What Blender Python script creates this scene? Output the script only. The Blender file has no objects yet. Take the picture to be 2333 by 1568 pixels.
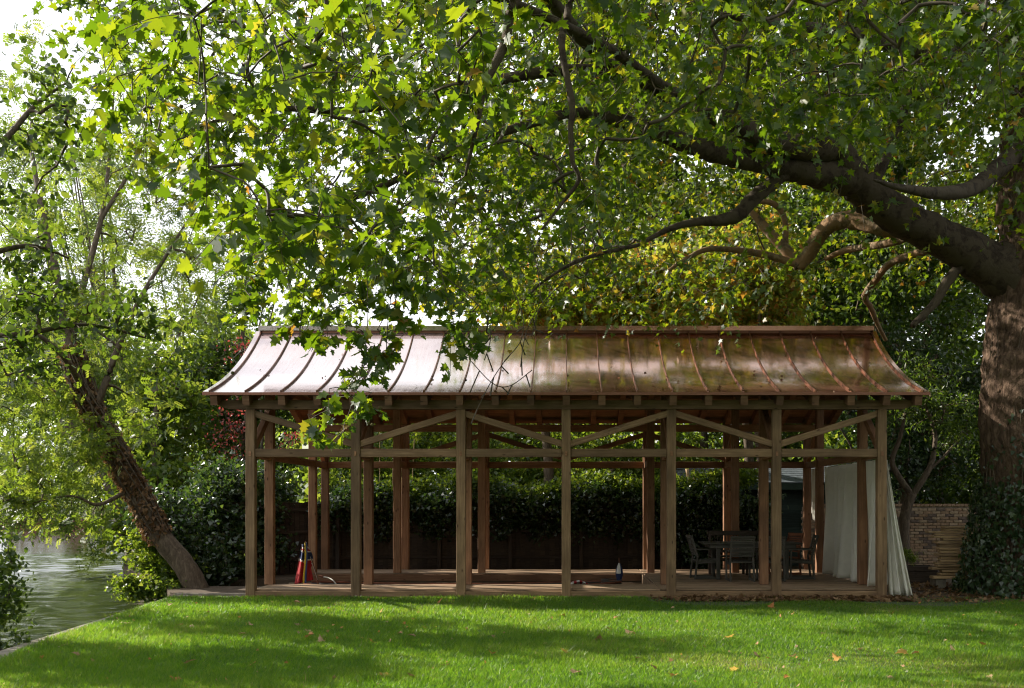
import bpy, bmesh, math, random
import numpy as np
from mathutils import Vector, Matrix, noise

random.seed(7)
rng = np.random.default_rng(7)
S = bpy.context.scene
COL = S.collection

# ------------------------------------------------------------------ camera, sky, sun, exposure
F, CX, CY, EYE = 2401.6, 1289.8, 1148.3, 1.78      # focal and horizon point for a 2333-wide picture


def at(x, y, Y):
    return np.array([(x - CX) * Y / F, Y, EYE - (y - CY) * Y / F])


cam = bpy.data.objects.new('camera', bpy.data.cameras.new('camera'))
COL.objects.link(cam)
cam.location = (0, 0, EYE)
cam.rotation_euler = (math.radians(90), 0, 0)
cam.data.sensor_width = 36
cam.data.lens = 37.06
cam.data.shift_x = -0.0529
cam.data.shift_y = 0.1561
cam.data.clip_start = 0.05
cam.data.clip_end = 2000
S.camera = cam

SUN_AZ, SUN_EL = math.radians(-68), math.radians(31)   # azimuth from +Y towards +X
to_sun = Vector((math.sin(SUN_AZ) * math.cos(SUN_EL), math.cos(SUN_AZ) * math.cos(SUN_EL), math.sin(SUN_EL)))
sun = bpy.data.objects.new('sun', bpy.data.lights.new('sun', 'SUN'))
COL.objects.link(sun)
sun.data.energy = 5.0
sun.data.angle = math.radians(0.53)
sun.data.color = (1.0, 0.93, 0.8)
sun.rotation_euler = (-to_sun).to_track_quat('-Z', 'Y').to_euler()

W = bpy.data.worlds.new('World')
S.world = W
W.use_nodes = True
nt = W.node_tree
bg = nt.nodes['Background']
bg.inputs['Strength'].default_value = 0.088
sky = nt.nodes.new('ShaderNodeTexSky')
sky.sky_type = 'NISHITA'
sky.sun_disc = False
sky.sun_elevation = SUN_EL
sky.sun_rotation = SUN_AZ
tc = nt.nodes.new('ShaderNodeTexCoord')
cn = nt.nodes.new('ShaderNodeTexNoise')
cn.inputs['Scale'].default_value = 2.3
cn.inputs['Detail'].default_value = 6
cr = nt.nodes.new('ShaderNodeValToRGB')
cr.color_ramp.elements[0].position = 0.33
cr.color_ramp.elements[1].position = 0.52
mx = nt.nodes.new('ShaderNodeMix')
mx.data_type = 'RGBA'
mx.inputs[7].default_value = (9.6, 9.9, 10.3, 1)      # bright thin cloud
nt.links.new(tc.outputs['Generated'], cn.inputs['Vector'])
sx = nt.nodes.new('ShaderNodeSeparateXYZ')
nt.links.new(tc.outputs['Generated'], sx.inputs[0])
el = nt.nodes.new('ShaderNodeMapRange')
el.inputs[1].default_value, el.inputs[2].default_value, el.inputs[3].default_value, el.inputs[4].default_value = .40, .95, .12, -.12
nt.links.new(sx.outputs['Z'], el.inputs[0])
sm = nt.nodes.new('ShaderNodeMath')
nt.links.new(cn.outputs['Fac'], sm.inputs[0])
nt.links.new(el.outputs[0], sm.inputs[1])
nt.links.new(sm.outputs[0], cr.inputs['Fac'])
nt.links.new(cr.outputs['Color'], mx.inputs[0])
nt.links.new(sky.outputs['Color'], mx.inputs[6])
nt.links.new(mx.outputs[2], bg.inputs['Color'])

S.view_settings.view_transform = 'Standard'
S.view_settings.look = 'None'
S.view_settings.exposure = 0.95
S.view_settings.gamma = 1
S.view_settings.use_curve_mapping = False
cy_ = S.cycles
cy_.max_bounces = 7
cy_.diffuse_bounces = 4
cy_.glossy_bounces = 3
cy_.transmission_bounces = 4
cy_.caustics_reflective = False
cy_.caustics_refractive = False
cy_.sample_clamp_indirect = 6
cy_.use_denoising = True
cy_.filter_width = 1.15

# ------------------------------------------------------------------ materials
MATS = {}


def new_mat(name):
    m = bpy.data.materials.new(name)
    m.use_nodes = True
    nt = m.node_tree
    b = nt.nodes['Principled BSDF']
    MATS[name] = m
    return m, nt, b


def N(nt, typ, **kw):
    n = nt.nodes.new(typ)
    for k, v in kw.items():
        if k in n.inputs:
            n.inputs[k].default_value = v
        else:
            setattr(n, k, v)
    return n


def ramp(nt, fac, stops):
    r = nt.nodes.new('ShaderNodeValToRGB')
    e = r.color_ramp.elements
    while len(e) < len(stops):
        e.new(0.5)
    for i, (p, c) in enumerate(stops):
        e[i].position = p
        e[i].color = (*c, 1)
    nt.links.new(fac, r.inputs['Fac'])
    return r.outputs['Color']


def obj_coords(nt, scale, shift=True):
    t = N(nt, 'ShaderNodeTexCoord')
    mp = N(nt, 'ShaderNodeMapping')
    mp.inputs['Scale'].default_value = scale
    nt.links.new(t.outputs['Object'], mp.inputs['Vector'])
    if shift:
        oi = N(nt, 'ShaderNodeObjectInfo')
        mul = N(nt, 'ShaderNodeMath', operation='MULTIPLY')
        mul.inputs[1].default_value = 37.0
        nt.links.new(oi.outputs['Random'], mul.inputs[0])
        nt.links.new(mul.outputs[0], mp.inputs['Location'])
    return mp.outputs['Vector']


def bump(nt, b, height, strength=0.3, dist=0.02):
    n = N(nt, 'ShaderNodeBump')
    n.inputs['Strength'].default_value = strength
    n.inputs['Distance'].default_value = dist
    nt.links.new(height, n.inputs['Height'])
    nt.links.new(n.outputs['Normal'], b.inputs['Normal'])
    return n


def leaf_mat(name, stops, trans, tmix=0.5, rough=0.42, spec=0.4):
    m, nt, b = new_mat(name)
    at_ = N(nt, 'ShaderNodeAttribute')
    at_.attribute_name = 'rnd'
    oi = N(nt, 'ShaderNodeObjectInfo')
    ad = N(nt, 'ShaderNodeMath', operation='ADD')
    nt.links.new(at_.outputs['Fac'], ad.inputs[0])
    nt.links.new(oi.outputs['Random'], ad.inputs[1])
    fr = N(nt, 'ShaderNodeMath', operation='FRACT')
    nt.links.new(ad.outputs[0], fr.inputs[0])
    c = ramp(nt, fr.outputs[0], stops)
    nt.links.new(c, b.inputs['Base Color'])
    b.inputs['Roughness'].default_value = rough
    b.inputs['Specular IOR Level'].default_value = spec
    c2 = ramp(nt, fr.outputs[0], trans)
    tr = N(nt, 'ShaderNodeBsdfTranslucent')
    nt.links.new(c2, tr.inputs['Color'])
    ms = N(nt, 'ShaderNodeMixShader')
    ms.inputs[0].default_value = tmix
    out = nt.nodes['Material Output']
    nt.links.new(b.outputs[0], ms.inputs[1])
    nt.links.new(tr.outputs[0], ms.inputs[2])
    nt.links.new(ms.outputs[0], out.inputs['Surface'])
    return m


leaf_mat('plane_leaf', [(0, (.024, .058, .014)), (.6, (.04, .085, .016)), (.93, (.07, .11, .02)), (.99, (.15, .15, .02)), (1, (.25, .12, .02))],
         [(0, (.13, .245, .006)), (.6, (.25, .375, .01)), (.93, (.42, .49, .014)), (.99, (.58, .50, .03)), (1, (.55, .28, .03))], .48, .36, .5)
leaf_mat('plane_leaf_far', [(0, (.026, .06, .012)), (.6, (.042, .085, .016)), (.88, (.08, .12, .02)), (.97, (.22, .17, .02)), (1, (.25, .10, .02))],
         [(0, (.15, .25, .006)), (.6, (.27, .38, .01)), (.88, (.46, .49, .014)), (.97, (.65, .45, .04)), (1, (.55, .22, .03))], .43, .40, .45)
leaf_mat('yellow_leaf', [(0, (.10, .15, .02)), (.5, (.17, .19, .025)), (.8, (.26, .18, .03)), (1, (.28, .10, .02))],
         [(0, (.36, .52, .05)), (.5, (.55, .58, .06)), (.8, (.70, .50, .05)), (1, (.6, .25, .04))], .5)
leaf_mat('dark_leaf', [(0, (.02, .042, .01)), (.7, (.032, .06, .013)), (1, (.06, .09, .018))],
         [(0, (.12, .22, .015)), (.7, (.20, .31, .02)), (1, (.32, .40, .04))], .38, .4, .45)
leaf_mat('mid_leaf', [(0, (.03, .06, .013)), (.6, (.052, .095, .018)), (1, (.10, .14, .03))],
         [(0, (.22, .34, .02)), (.6, (.34, .46, .03)), (1, (.50, .55, .06))], .46, .42, .4)
leaf_mat('pale_leaf', [(0, (.035, .07, .02)), (.6, (.06, .10, .028)), (1, (.11, .15, .045))],
         [(0, (.22, .33, .05)), (.6, (.33, .44, .06)), (1, (.48, .54, .10))], .48, .4, .45)
leaf_mat('ivy_leaf', [(0, (.016, .036, .014)), (.7, (.03, .058, .022)), (1, (.06, .09, .03))],
         [(0, (.06, .14, .02)), (.7, (.12, .21, .03)), (1, (.24, .34, .04))], .28, .30, .7)
leaf_mat('red_leaf', [(0, (.12, .02, .025)), (.6, (.20, .035, .035)), (1, (.25, .09, .04))],
         [(0, (.40, .05, .06)), (1, (.55, .12, .08))], .42)
leaf_mat('brown_leaf', [(0, (.09, .05, .028)), (.6, (.16, .09, .045)), (1, (.27, .17, .09))],
         [(0, (.20, .10, .04)), (1, (.4, .22, .09))], .2, .6, .25)
leaf_mat('fallen_leaf', [(0, (.30, .20, .12)), (.4, (.45, .30, .17)), (.7, (.42, .16, .05)), (1, (.5, .33, .06))],
         [(0, (.4, .26, .12)), (1, (.5, .3, .08))], .2, .6, .3)


def wood(name, c1, c2, c3, rough=.7, grain=(1.1, 20, 20), knots=True, weather=0.0):
    m, nt, b = new_mat(name)
    v = obj_coords(nt, grain)
    n1 = N(nt, 'ShaderNodeTexNoise', Scale=1.6, Detail=6, Roughness=.65)
    nt.links.new(v, n1.inputs['Vector'])
    col = ramp(nt, n1.outputs['Fac'], [(.25, c1), (.5, c2), (.75, c3)])
    v2 = obj_coords(nt, (1.6, 3, 3))
    n2 = N(nt, 'ShaderNodeTexNoise', Scale=1.2, Detail=3)
    nt.links.new(v2, n2.inputs['Vector'])
    oi = N(nt, 'ShaderNodeObjectInfo')
    mr = N(nt, 'ShaderNodeMapRange')
    mr.inputs[3].default_value = .72
    mr.inputs[4].default_value = 1.25
    nt.links.new(oi.outputs['Random'], mr.inputs[0])
    mr2 = N(nt, 'ShaderNodeMapRange')
    mr2.inputs[1].default_value = .3
    mr2.inputs[2].default_value = .7
    mr2.inputs[3].default_value = .7
    mr2.inputs[4].default_value = 1.2
    nt.links.new(n2.outputs['Fac'], mr2.inputs[0])
    mm = N(nt, 'ShaderNodeMath', operation='MULTIPLY')
    nt.links.new(mr.outputs[0], mm.inputs[0])
    nt.links.new(mr2.outputs[0], mm.inputs[1])
    out = col
    if knots:
        v3 = obj_coords(nt, (2.2, 6, 6))
        vo = N(nt, 'ShaderNodeTexVoronoi', Scale=1.3)
        nt.links.new(v3, vo.inputs['Vector'])
        kr = ramp(nt, vo.outputs['Distance'], [(.05, (.25, .18, .14)), (.14, (1, 1, 1))])
        km = N(nt, 'ShaderNodeMix', data_type='RGBA', blend_type='MULTIPLY')
        km.inputs[0].default_value = 1
        nt.links.new(out, km.inputs[6])
        nt.links.new(kr, km.inputs[7])
        out = km.outputs[2]
    hs = N(nt, 'ShaderNodeHueSaturation')
    nt.links.new(mm.outputs[0], hs.inputs['Value'])
    nt.links.new(out, hs.inputs['Color'])
    nt.links.new(hs.outputs['Color'], b.inputs['Base Color'])
    b.inputs['Roughness'].default_value = rough
    b.inputs['Specular IOR Level'].default_value = .3
    bump(nt, b, n1.outputs['Fac'], .35, .01)
    return m


wood('oak_weathered', (.125, .072, .038), (.205, .125, .067), (.29, .19, .108))
wood('fir_shaded', (.10, .05, .028), (.16, .085, .048), (.22, .125, .075))  # front rafters: shade under the eave put into a darker colour
wood('teak_dark', (.04, .028, .022), (.07, .05, .038), (.11, .08, .06), knots=False)
wood('fir_red', (.18, .085, .045), (.28, .14, .075), (.37, .205, .115))
wood('deck_wood', (.20, .13, .08), (.31, .21, .135), (.41, .29, .195), rough=.6)
wood('teak_grey', (.055, .05, .042), (.09, .082, .07), (.13, .118, .10), knots=False)
wood('teak_red', (.16, .06, .035), (.25, .10, .055), (.32, .15, .08), knots=False)
wood('fence_wood', (.028, .02, .014), (.052, .036, .025), (.085, .06, .04))
wood('plank_wood', (.36, .23, .12), (.50, .34, .19), (.60, .43, .25))
wood('shed_wood', (.018, .028, .026), (.03, .045, .042), (.05, .065, .06), knots=False)
wood('bark_twig', (.045, .035, .025), (.08, .062, .045), (.13, .10, .075), knots=False, grain=(3, 3, 3))


def bark(name, stops, scale=(5, 5, 1.6), bstr=.9, dist=.06, patch=None):
    m, nt, b = new_mat(name)
    v = obj_coords(nt, scale, False)
    n1 = N(nt, 'ShaderNodeTexNoise', Scale=2.0, Detail=8, Roughness=.68)
    n1.inputs['Distortion'].default_value = .6
    nt.links.new(v, n1.inputs['Vector'])
    c = ramp(nt, n1.outputs['Fac'], stops)
    if patch:
        v2 = obj_coords(nt, (2.4, 2.4, 2.4), False)
        n2 = N(nt, 'ShaderNodeTexNoise', Scale=1.7, Detail=4)
        nt.links.new(v2, n2.inputs['Vector'])
        pr = ramp(nt, n2.outputs['Fac'], [(.46, (0, 0, 0)), (.52, (1, 1, 1))])
        mxx = N(nt, 'ShaderNodeMix', data_type='RGBA')
        nt.links.new(pr, mxx.inputs[0])
        nt.links.new(c, mxx.inputs[6])
        mxx.inputs[7].default_value = (*patch, 1)
        c = mxx.outputs[2]
    nt.links.new(c, b.inputs['Base Color'])
    b.inputs['Roughness'].default_value = .85
    b.inputs['Specular IOR Level'].default_value = .2
    bump(nt, b, n1.outputs['Fac'], bstr, dist)
    return m


bark('plane_bark', [(.3, (.03, .018, .013)), (.5, (.14, .088, .06)), (.7, (.27, .18, .125))], (5, 5, 1.5), 1.0, .14)
bark('limb_bark', [(.3, (.022, .016, .012)), (.5, (.055, .04, .029)), (.7, (.10, .076, .054))], (4, 4, 4), .9, .05, patch=(.085, .066, .045))
bark('pale_lit_bark', [(.3, (.07, .05, .032)), (.5, (.22, .155, .095)), (.7, (.40, .29, .18))], (5, 5, 5), .9, .04, patch=(.27, .165, .09))  # sunlit boughs: warm light put into the paler flaked bark colour
bark('ash_bark', [(.3, (.05, .038, .028)), (.5, (.12, .09, .065)), (.7, (.20, .155, .11))], (8, 8, 2.5), .8, .03)

# copper
m, nt, b = new_mat('copper')
v = obj_coords(nt, (1, 1, 1), False)
n1 = N(nt, 'ShaderNodeTexNoise', Scale=.9, Detail=5, Roughness=.6)
nt.links.new(v, n1.inputs['Vector'])
v2 = obj_coords(nt, (9, .8, .8), True)
n2 = N(nt, 'ShaderNodeTexNoise', Scale=2.2, Detail=6, Roughness=.7)
nt.links.new(v2, n2.inputs['Vector'])
av = N(nt, 'ShaderNodeMath', operation='ADD')
nt.links.new(n1.outputs['Fac'], av.inputs[0])
nt.links.new(n2.outputs['Fac'], av.inputs[1])
hf = N(nt, 'ShaderNodeMath', operation='MULTIPLY')
hf.inputs[1].default_value = .5
nt.links.new(av.outputs[0], hf.inputs[0])
c = ramp(nt, hf.outputs[0], [(.3, (.26, .115, .07)), (.5, (.42, .20, .125)), (.66, (.52, .28, .185))])
n3 = N(nt, 'ShaderNodeTexNoise', Scale=60, Detail=2)
v3 = obj_coords(nt, (1, 1, 1), True)
nt.links.new(v3, n3.inputs['Vector'])
sp = ramp(nt, n3.outputs['Fac'], [(.3, (.55, .5, .45)), (.36, (1, 1, 1))])
mm = N(nt, 'ShaderNodeMix', data_type='RGBA', blend_type='MULTIPLY')
mm.inputs[0].default_value = .8
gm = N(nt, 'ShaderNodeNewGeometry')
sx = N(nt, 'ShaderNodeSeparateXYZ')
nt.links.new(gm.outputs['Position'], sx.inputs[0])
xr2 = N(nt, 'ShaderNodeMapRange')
xr2.inputs[1].default_value, xr2.inputs[2].default_value, xr2.inputs[3].default_value, xr2.inputs[4].default_value = -3.6, 1.5, -.28, .22  # river end: bright sky reflection put into the base colour; browner patina beyond
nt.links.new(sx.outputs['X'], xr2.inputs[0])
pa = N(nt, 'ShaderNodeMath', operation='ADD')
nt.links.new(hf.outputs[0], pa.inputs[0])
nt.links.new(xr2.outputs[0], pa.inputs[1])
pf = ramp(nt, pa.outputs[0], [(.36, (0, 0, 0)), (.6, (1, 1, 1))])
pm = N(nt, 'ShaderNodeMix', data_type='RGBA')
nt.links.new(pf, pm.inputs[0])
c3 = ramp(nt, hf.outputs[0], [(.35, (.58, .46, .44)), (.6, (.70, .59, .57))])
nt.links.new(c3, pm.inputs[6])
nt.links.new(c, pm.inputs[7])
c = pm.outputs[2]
nt.links.new(c, mm.inputs[6])
nt.links.new(sp, mm.inputs[7])
nt.links.new(mm.outputs[2], b.inputs['Base Color'])
b.inputs['Metallic'].default_value = .85
b.inputs['Coat Weight'].default_value = .3
b.inputs['Coat Roughness'].default_value = .06
rr = N(nt, 'ShaderNodeMapRange')
rr.inputs[1].default_value = .35
rr.inputs[2].default_value = .65
rr.inputs[3].default_value = .07
rr.inputs[4].default_value = .2
nt.links.new(hf.outputs[0], rr.inputs[0])
nt.links.new(rr.outputs[0], b.inputs['Roughness'])
n4 = N(nt, 'ShaderNodeTexNoise', Scale=1.6, Detail=2)
nt.links.new(v3, n4.inputs['Vector'])
bump(nt, b, n4.outputs['Fac'], .12, .02)

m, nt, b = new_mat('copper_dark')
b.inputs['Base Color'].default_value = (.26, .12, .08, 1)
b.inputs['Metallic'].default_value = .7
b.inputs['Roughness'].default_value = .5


def flat(name, col, rough=.7, var=.25, scale=3.0, bstr=.2, metal=0, spec=.3, trans=0):
    m, nt, b = new_mat(name)
    v = obj_coords(nt, (1, 1, 1))
    n1 = N(nt, 'ShaderNodeTexNoise', Scale=scale, Detail=6, Roughness=.65)
    nt.links.new(v, n1.inputs['Vector'])
    a = tuple(x * (1 - var) for x in col)
    d = tuple(min(1, x * (1 + var)) for x in col)
    c = ramp(nt, n1.outputs['Fac'], [(.3, a), (.7, d)])
    nt.links.new(c, b.inputs['Base Color'])
    b.inputs['Roughness'].default_value = rough
    b.inputs['Metallic'].default_value = metal
    b.inputs['Specular IOR Level'].default_value = spec
    bump(nt, b, n1.outputs['Fac'], bstr, .02)
    if trans:
        tr = N(nt, 'ShaderNodeBsdfTranslucent')
        nt.links.new(c, tr.inputs['Color'])
        ms = N(nt, 'ShaderNodeMixShader')
        ms.inputs[0].default_value = trans
        nt.links.new(b.outputs[0], ms.inputs[1])
        nt.links.new(tr.outputs[0], ms.inputs[2])
        nt.links.new(ms.outputs[0], nt.nodes['Material Output'].inputs['Surface'])
    return m


flat('copper_seam', (.20, .09, .055), .42, .3, 6, .1, metal=.6)
flat('curtain_cloth', (.82, .79, .72), .9, .04, 8, .1, trans=.35)
flat('flag_red', (.42, .035, .04), .8, .15, 10, .1, trans=.2)
flat('flag_navy', (.02, .03, .09), .8, .15, 10, .1)
flat('flag_white', (.65, .63, .6), .8, .1, 10, .1)
flat('flag_yellow', (.55, .38, .03), .8, .1, 10, .1)
flat('flag_blue', (.035, .06, .16), .8, .1, 10, .1)
flat('rope_white', (.55, .52, .46), .8, .1, 10, .1)
flat('boat_paint', (.06, .05, .045), .5, .2, 4, .1)
flat('varnish', (.16, .055, .03), .3, .25, 6, .1)
flat('black_rubber', (.02, .02, .02), .6)
flat('slate', (.13, .15, .17), .6, .3, 6, .4)
flat('brick_mix', (.30, .20, .13), .9, .35, 14, .6)
flat('brick_pale', (.34, .25, .17), .9, .3, 14, .6)
flat('brick_dark', (.15, .11, .09), .9, .3, 14, .6)
flat('mortar', (.20, .165, .125), .95, .2, 18, .5)
flat('concrete', (.24, .21, .17), .9, .3, 7, .5)
flat('soil', (.085, .06, .04), .95, .4, 3, .6)
flat('bank_mud', (.07, .055, .035), .95, .4, 3, .6)
flat('green_paint', (.025, .045, .035), .6, .3, 3, .2)
flat('red_paint', (.15, .03, .03), .5, .2, 2, .1)
flat('purple_paint', (.16, .07, .085), .5, .2, 2, .1)
flat('blue_paint', (.14, .22, .30), .5, .2, 2, .1)
flat('white_paint', (.7, .7, .68), .5, .1, 2, .1)
flat('dark_glass', (.02, .025, .03), .1, .1, 2, 0)
flat('seed_brown', (.10, .085, .03), .9, .3, 40, 1)

# lawn surface and grass blades
m, nt, b = new_mat('lawn')
v = obj_coords(nt, (1, 1, 1), False)
n1 = N(nt, 'ShaderNodeTexNoise', Scale=.8, Detail=8, Roughness=.7)
nt.links.new(v, n1.inputs['Vector'])
c = ramp(nt, n1.outputs['Fac'], [(.3, (.03, .055, .012)), (.55, (.05, .075, .018)), (.75, (.13, .105, .05))])
nt.links.new(c, b.inputs['Base Color'])
b.inputs['Roughness'].default_value = .95
bump(nt, b, n1.outputs['Fac'], .6, .05)

m, nt, b = new_mat('grass_blade')
at_ = N(nt, 'ShaderNodeAttribute')
at_.attribute_name = 'rnd'
c = ramp(nt, at_.outputs['Fac'], [(0, (.022, .07, .009)), (.55, (.05, .125, .014)), (.8, (.105, .16, .03)), (.9, (.20, .18, .07)), (1, (.30, .24, .12))])
nt.links.new(c, b.inputs['Base Color'])
b.inputs['Roughness'].default_value = .4
b.inputs['Specular IOR Level'].default_value = .45
tr = N(nt, 'ShaderNodeBsdfTranslucent')
c2 = ramp(nt, at_.outputs['Fac'], [(0, (.13, .33, .012)), (.55, (.31, .53, .025)), (.8, (.50, .60, .07)), (.9, (.45, .42, .13)), (1, (.5, .4, .2))])
nt.links.new(c2, tr.inputs['Color'])
ms = N(nt, 'ShaderNodeMixShader')
ms.inputs[0].default_value = .5
nt.links.new(b.outputs[0], ms.inputs[1])
nt.links.new(tr.outputs[0], ms.inputs[2])
nt.links.new(ms.outputs[0], nt.nodes['Material Output'].inputs['Surface'])

# river water
m, nt, b = new_mat('river_water')
v = obj_coords(nt, (1.0, 2.2, 1), False)
n1 = N(nt, 'ShaderNodeTexNoise', Scale=2.2, Detail=4, Roughness=.55)
nt.links.new(v, n1.inputs['Vector'])
v2 = obj_coords(nt, (.25, .5, 1), False)
n2 = N(nt, 'ShaderNodeTexNoise', Scale=1.0, Detail=3)
nt.links.new(v2, n2.inputs['Vector'])
ad = N(nt, 'ShaderNodeMath', operation='MULTIPLY_ADD')
nt.links.new(n2.outputs['Fac'], ad.inputs[0])
ad.inputs[1].default_value = 1.2
nt.links.new(n1.outputs['Fac'], ad.inputs[2])
b.inputs['Base Color'].default_value = (.03, .042, .016, 1)
b.inputs['Roughness'].default_value = .06
b.inputs['IOR'].default_value = 1.33
bump(nt, b, ad.outputs[0], .5, .02)

# ------------------------------------------------------------------ object helpers
WM = {}


def tag(o, label=None, cat=None, group=None, kind=None):
    if label:
        o['label'] = label
    if cat:
        o['category'] = cat
    if group:
        o['group'] = group
    if kind:
        o['kind'] = kind
    return o


def put(o, M=None, parent=None):
    M = Matrix(M) if M is not None else Matrix.Identity(4)
    WM[o.name] = M
    if parent is not None:
        o.parent = parent
        o.matrix_basis = WM[parent.name].inverted() @ M
    else:
        o.matrix_basis = M
    return o


def link(name, me, mat, M=None, parent=None):
    o = bpy.data.objects.new(name, me)
    COL.objects.link(o)
    if mat is not None and me is not None and not me.materials:
        me.materials.append(MATS[mat])
    return put(o, M, parent)


def empty(name, loc, label=None, cat=None, group=None, rz=0):
    o = bpy.data.objects.new(name, None)
    COL.objects.link(o)
    o.empty_display_size = .2
    put(o, Matrix.Translation(Vector([float(x) for x in loc])) @ Matrix.Rotation(rz, 4, 'Z'))
    return tag(o, label, cat, group)


def pymesh(name, verts, faces, smooth=False):
    me = bpy.data.meshes.new(name)
    me.from_pydata([tuple(map(float, v)) for v in verts], [], [tuple(map(int, f)) for f in faces])
    if smooth:
        me.polygons.foreach_set('use_smooth', [True] * len(me.polygons))
    me.update()
    return me


def npmesh(name, V, Fc, rnd=None, smooth=False):
    """V (n,3); Fc (m,k) constant-size faces."""
    me = bpy.data.meshes.new(name)
    n, (m_, k) = len(V), Fc.shape
    me.vertices.add(n)
    me.vertices.foreach_set('co', np.ascontiguousarray(V, dtype=np.float32).ravel())
    me.loops.add(m_ * k)
    me.loops.foreach_set('vertex_index', np.ascontiguousarray(Fc, dtype=np.int32).ravel())
    me.polygons.add(m_)
    me.polygons.foreach_set('loop_start', np.arange(0, m_ * k, k, dtype=np.int32))
    if smooth:
        me.polygons.foreach_set('use_smooth', np.ones(m_, dtype=bool))
    if rnd is not None:
        a = me.attributes.new('rnd', 'FLOAT', 'FACE')
        a.data.foreach_set('value', np.ascontiguousarray(rnd, dtype=np.float32))
    me.update(calc_edges=True)
    return me


_box = {}


def box_mesh(l, w, h, ch=.008):
    key = (round(l, 3), round(w, 3), round(h, 3), ch)
    if key in _box:
        return _box[key]
    bm = bmesh.new()
    bmesh.ops.create_cube(bm, size=1)
    for v in bm.verts:
        v.co = (v.co.x * key[0], v.co.y * key[1], v.co.z * key[2])
    if ch:
        bmesh.ops.bevel(bm, geom=list(bm.edges), offset=min(ch, .3 * min(l, w, h)), segments=1, affect='EDGES')
    me = bpy.data.meshes.new('timber')
    bm.to_mesh(me)
    bm.free()
    _box[key] = me
    return me


def frame_x(d, up=Vector((0, 0, 1))):
    x = Vector(d).normalized()
    if abs(x.dot(up)) > .98:
        up = Vector((0, 1, 0))
    y = up.cross(x).normalized()
    z = x.cross(y)
    return Matrix((x, y, z)).transposed().to_4x4()


def beam(name, p0, p1, w, h, mat, parent=None, ch=.008):
    """timber from p0 to p1, w across, h deep; its mesh runs along local X."""
    p0, p1 = Vector([float(a) for a in p0]), Vector([float(a) for a in p1])
    me = box_mesh((p1 - p0).length, w, h, ch)
    key = (me.name, mat)
    if me.materials and me.materials[0] != MATS[mat]:
        me = me.copy()
        me.materials.clear()
    M = Matrix.Translation((p0 + p1) / 2) @ frame_x(p1 - p0)
    return link(name, me, mat, M, parent)


def block(name, lo, hi, mat, parent=None, ch=.006):
    lo, hi = Vector(lo), Vector(hi)
    d = hi - lo
    me = box_mesh(d.x, d.y, d.z, ch)
    if me.materials and me.materials[0] != MATS[mat]:
        me = me.copy()
        me.materials.clear()
    return link(name, me, mat, Matrix.Translation((lo + hi) / 2), parent)


def catmull(P, R, n=6):
    P, R = np.asarray(P, float), np.asarray(R, float)
    Q, T = [], []
    for i in range(len(P) - 1):
        p0, p1, p2, p3 = P[max(i - 1, 0)], P[i], P[i + 1], P[min(i + 2, len(P) - 1)]
        for t in np.linspace(0, 1, n, endpoint=False):
            Q.append(.5 * ((2 * p1) + (-p0 + p2) * t + (2 * p0 - 5 * p1 + 4 * p2 - p3) * t * t + (-p0 + 3 * p1 - 3 * p2 + p3) * t ** 3))
            T.append(R[i] * (1 - t) + R[i + 1] * t)
    Q.append(P[-1])
    T.append(R[-1])
    return np.array(Q), np.array(T)


def tube_mesh(name, P, R, sides=10, n=6, rough=0.0, seed=0):
    Q, T = catmull(P, R, n)
    Q, T = np.vstack([Q, Q[-1] + (Q[-1] - Q[-2]) * .02]), np.append(T, T[-1] * .02)
    V, Fc = [], []
    up = Vector((.13, .21, 1)).normalized()
    for i in range(len(Q)):
        d = Vector(Q[min(i + 1, len(Q) - 1)] - Q[max(i - 1, 0)]).normalized()
        a = up.cross(d)
        if a.length < .1:
            a = Vector((1, 0, 0)).cross(d)
        a.normalize()
        b = d.cross(a)
        for k in range(sides):
            an = 2 * math.pi * k / sides
            dirv = a * math.cos(an) + b * math.sin(an)
            r = T[i]
            if rough:
                p = Vector(Q[i]) + dirv * r
                r *= 1 + rough * (noise.noise(p * (1.1 / max(r, .12)) + Vector((seed, 0, 0))) + .5 * noise.noise(p * (3.1 / max(r, .12))))
            V.append(Q[i] + np.array(dirv) * r)
    for i in range(len(Q) - 1):
        for k in range(sides):
            k2 = (k + 1) % sides
            Fc.append((i * sides + k, i * sides + k2, (i + 1) * sides + k2, (i + 1) * sides + k))
    me = npmesh(name, np.array(V), np.array(Fc), smooth=True)
    return me


def edges_mesh(name, P0, P1, R0, R1, sides=4, rings=4, sag=.08, wig=.05):
    """many thin curved twigs as one mesh"""
    P0, P1 = np.asarray(P0, float), np.asarray(P1, float)
    E = len(P0)
    d = P1 - P0
    L = np.linalg.norm(d, axis=1, keepdims=True) + 1e-6
    d = d / L
    ref = np.tile(np.array([[.31, .52, .79]]), (E, 1))
    a = np.cross(d, ref)
    a /= np.linalg.norm(a, axis=1, keepdims=True) + 1e-9
    b = np.cross(d, a)
    off = (a * rng.normal(size=(E, 1)) + b * rng.normal(size=(E, 1))) * wig * L
    V = []
    for i in range(rings):
        t = i / (rings - 1)
        c = P0 + (P1 - P0) * t + off * (4 * t * (1 - t)) + np.array([0, 0, -1]) * (sag * L * 4 * t * (1 - t)) * -1
        r = (np.asarray(R0) * (1 - t) + np.asarray(R1) * t)[:, None]
        for k in range(sides):
            an = 2 * math.pi * k / sides
            V.append(c + (a * math.cos(an) + b * math.sin(an)) * r)
    V = np.stack(V, 1)                       # E, rings*sides, 3
    fc = []
    for i in range(rings - 1):
        for k in range(sides):
            k2 = (k + 1) % sides
            fc.append((i * sides + k, i * sides + k2, (i + 1) * sides + k2, (i + 1) * sides + k))
    fc = np.array(fc)[None] + (np.arange(E) * rings * sides)[:, None, None]
    return npmesh(name, V.reshape(-1, 3), fc.reshape(-1, 4), smooth=True)


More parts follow.
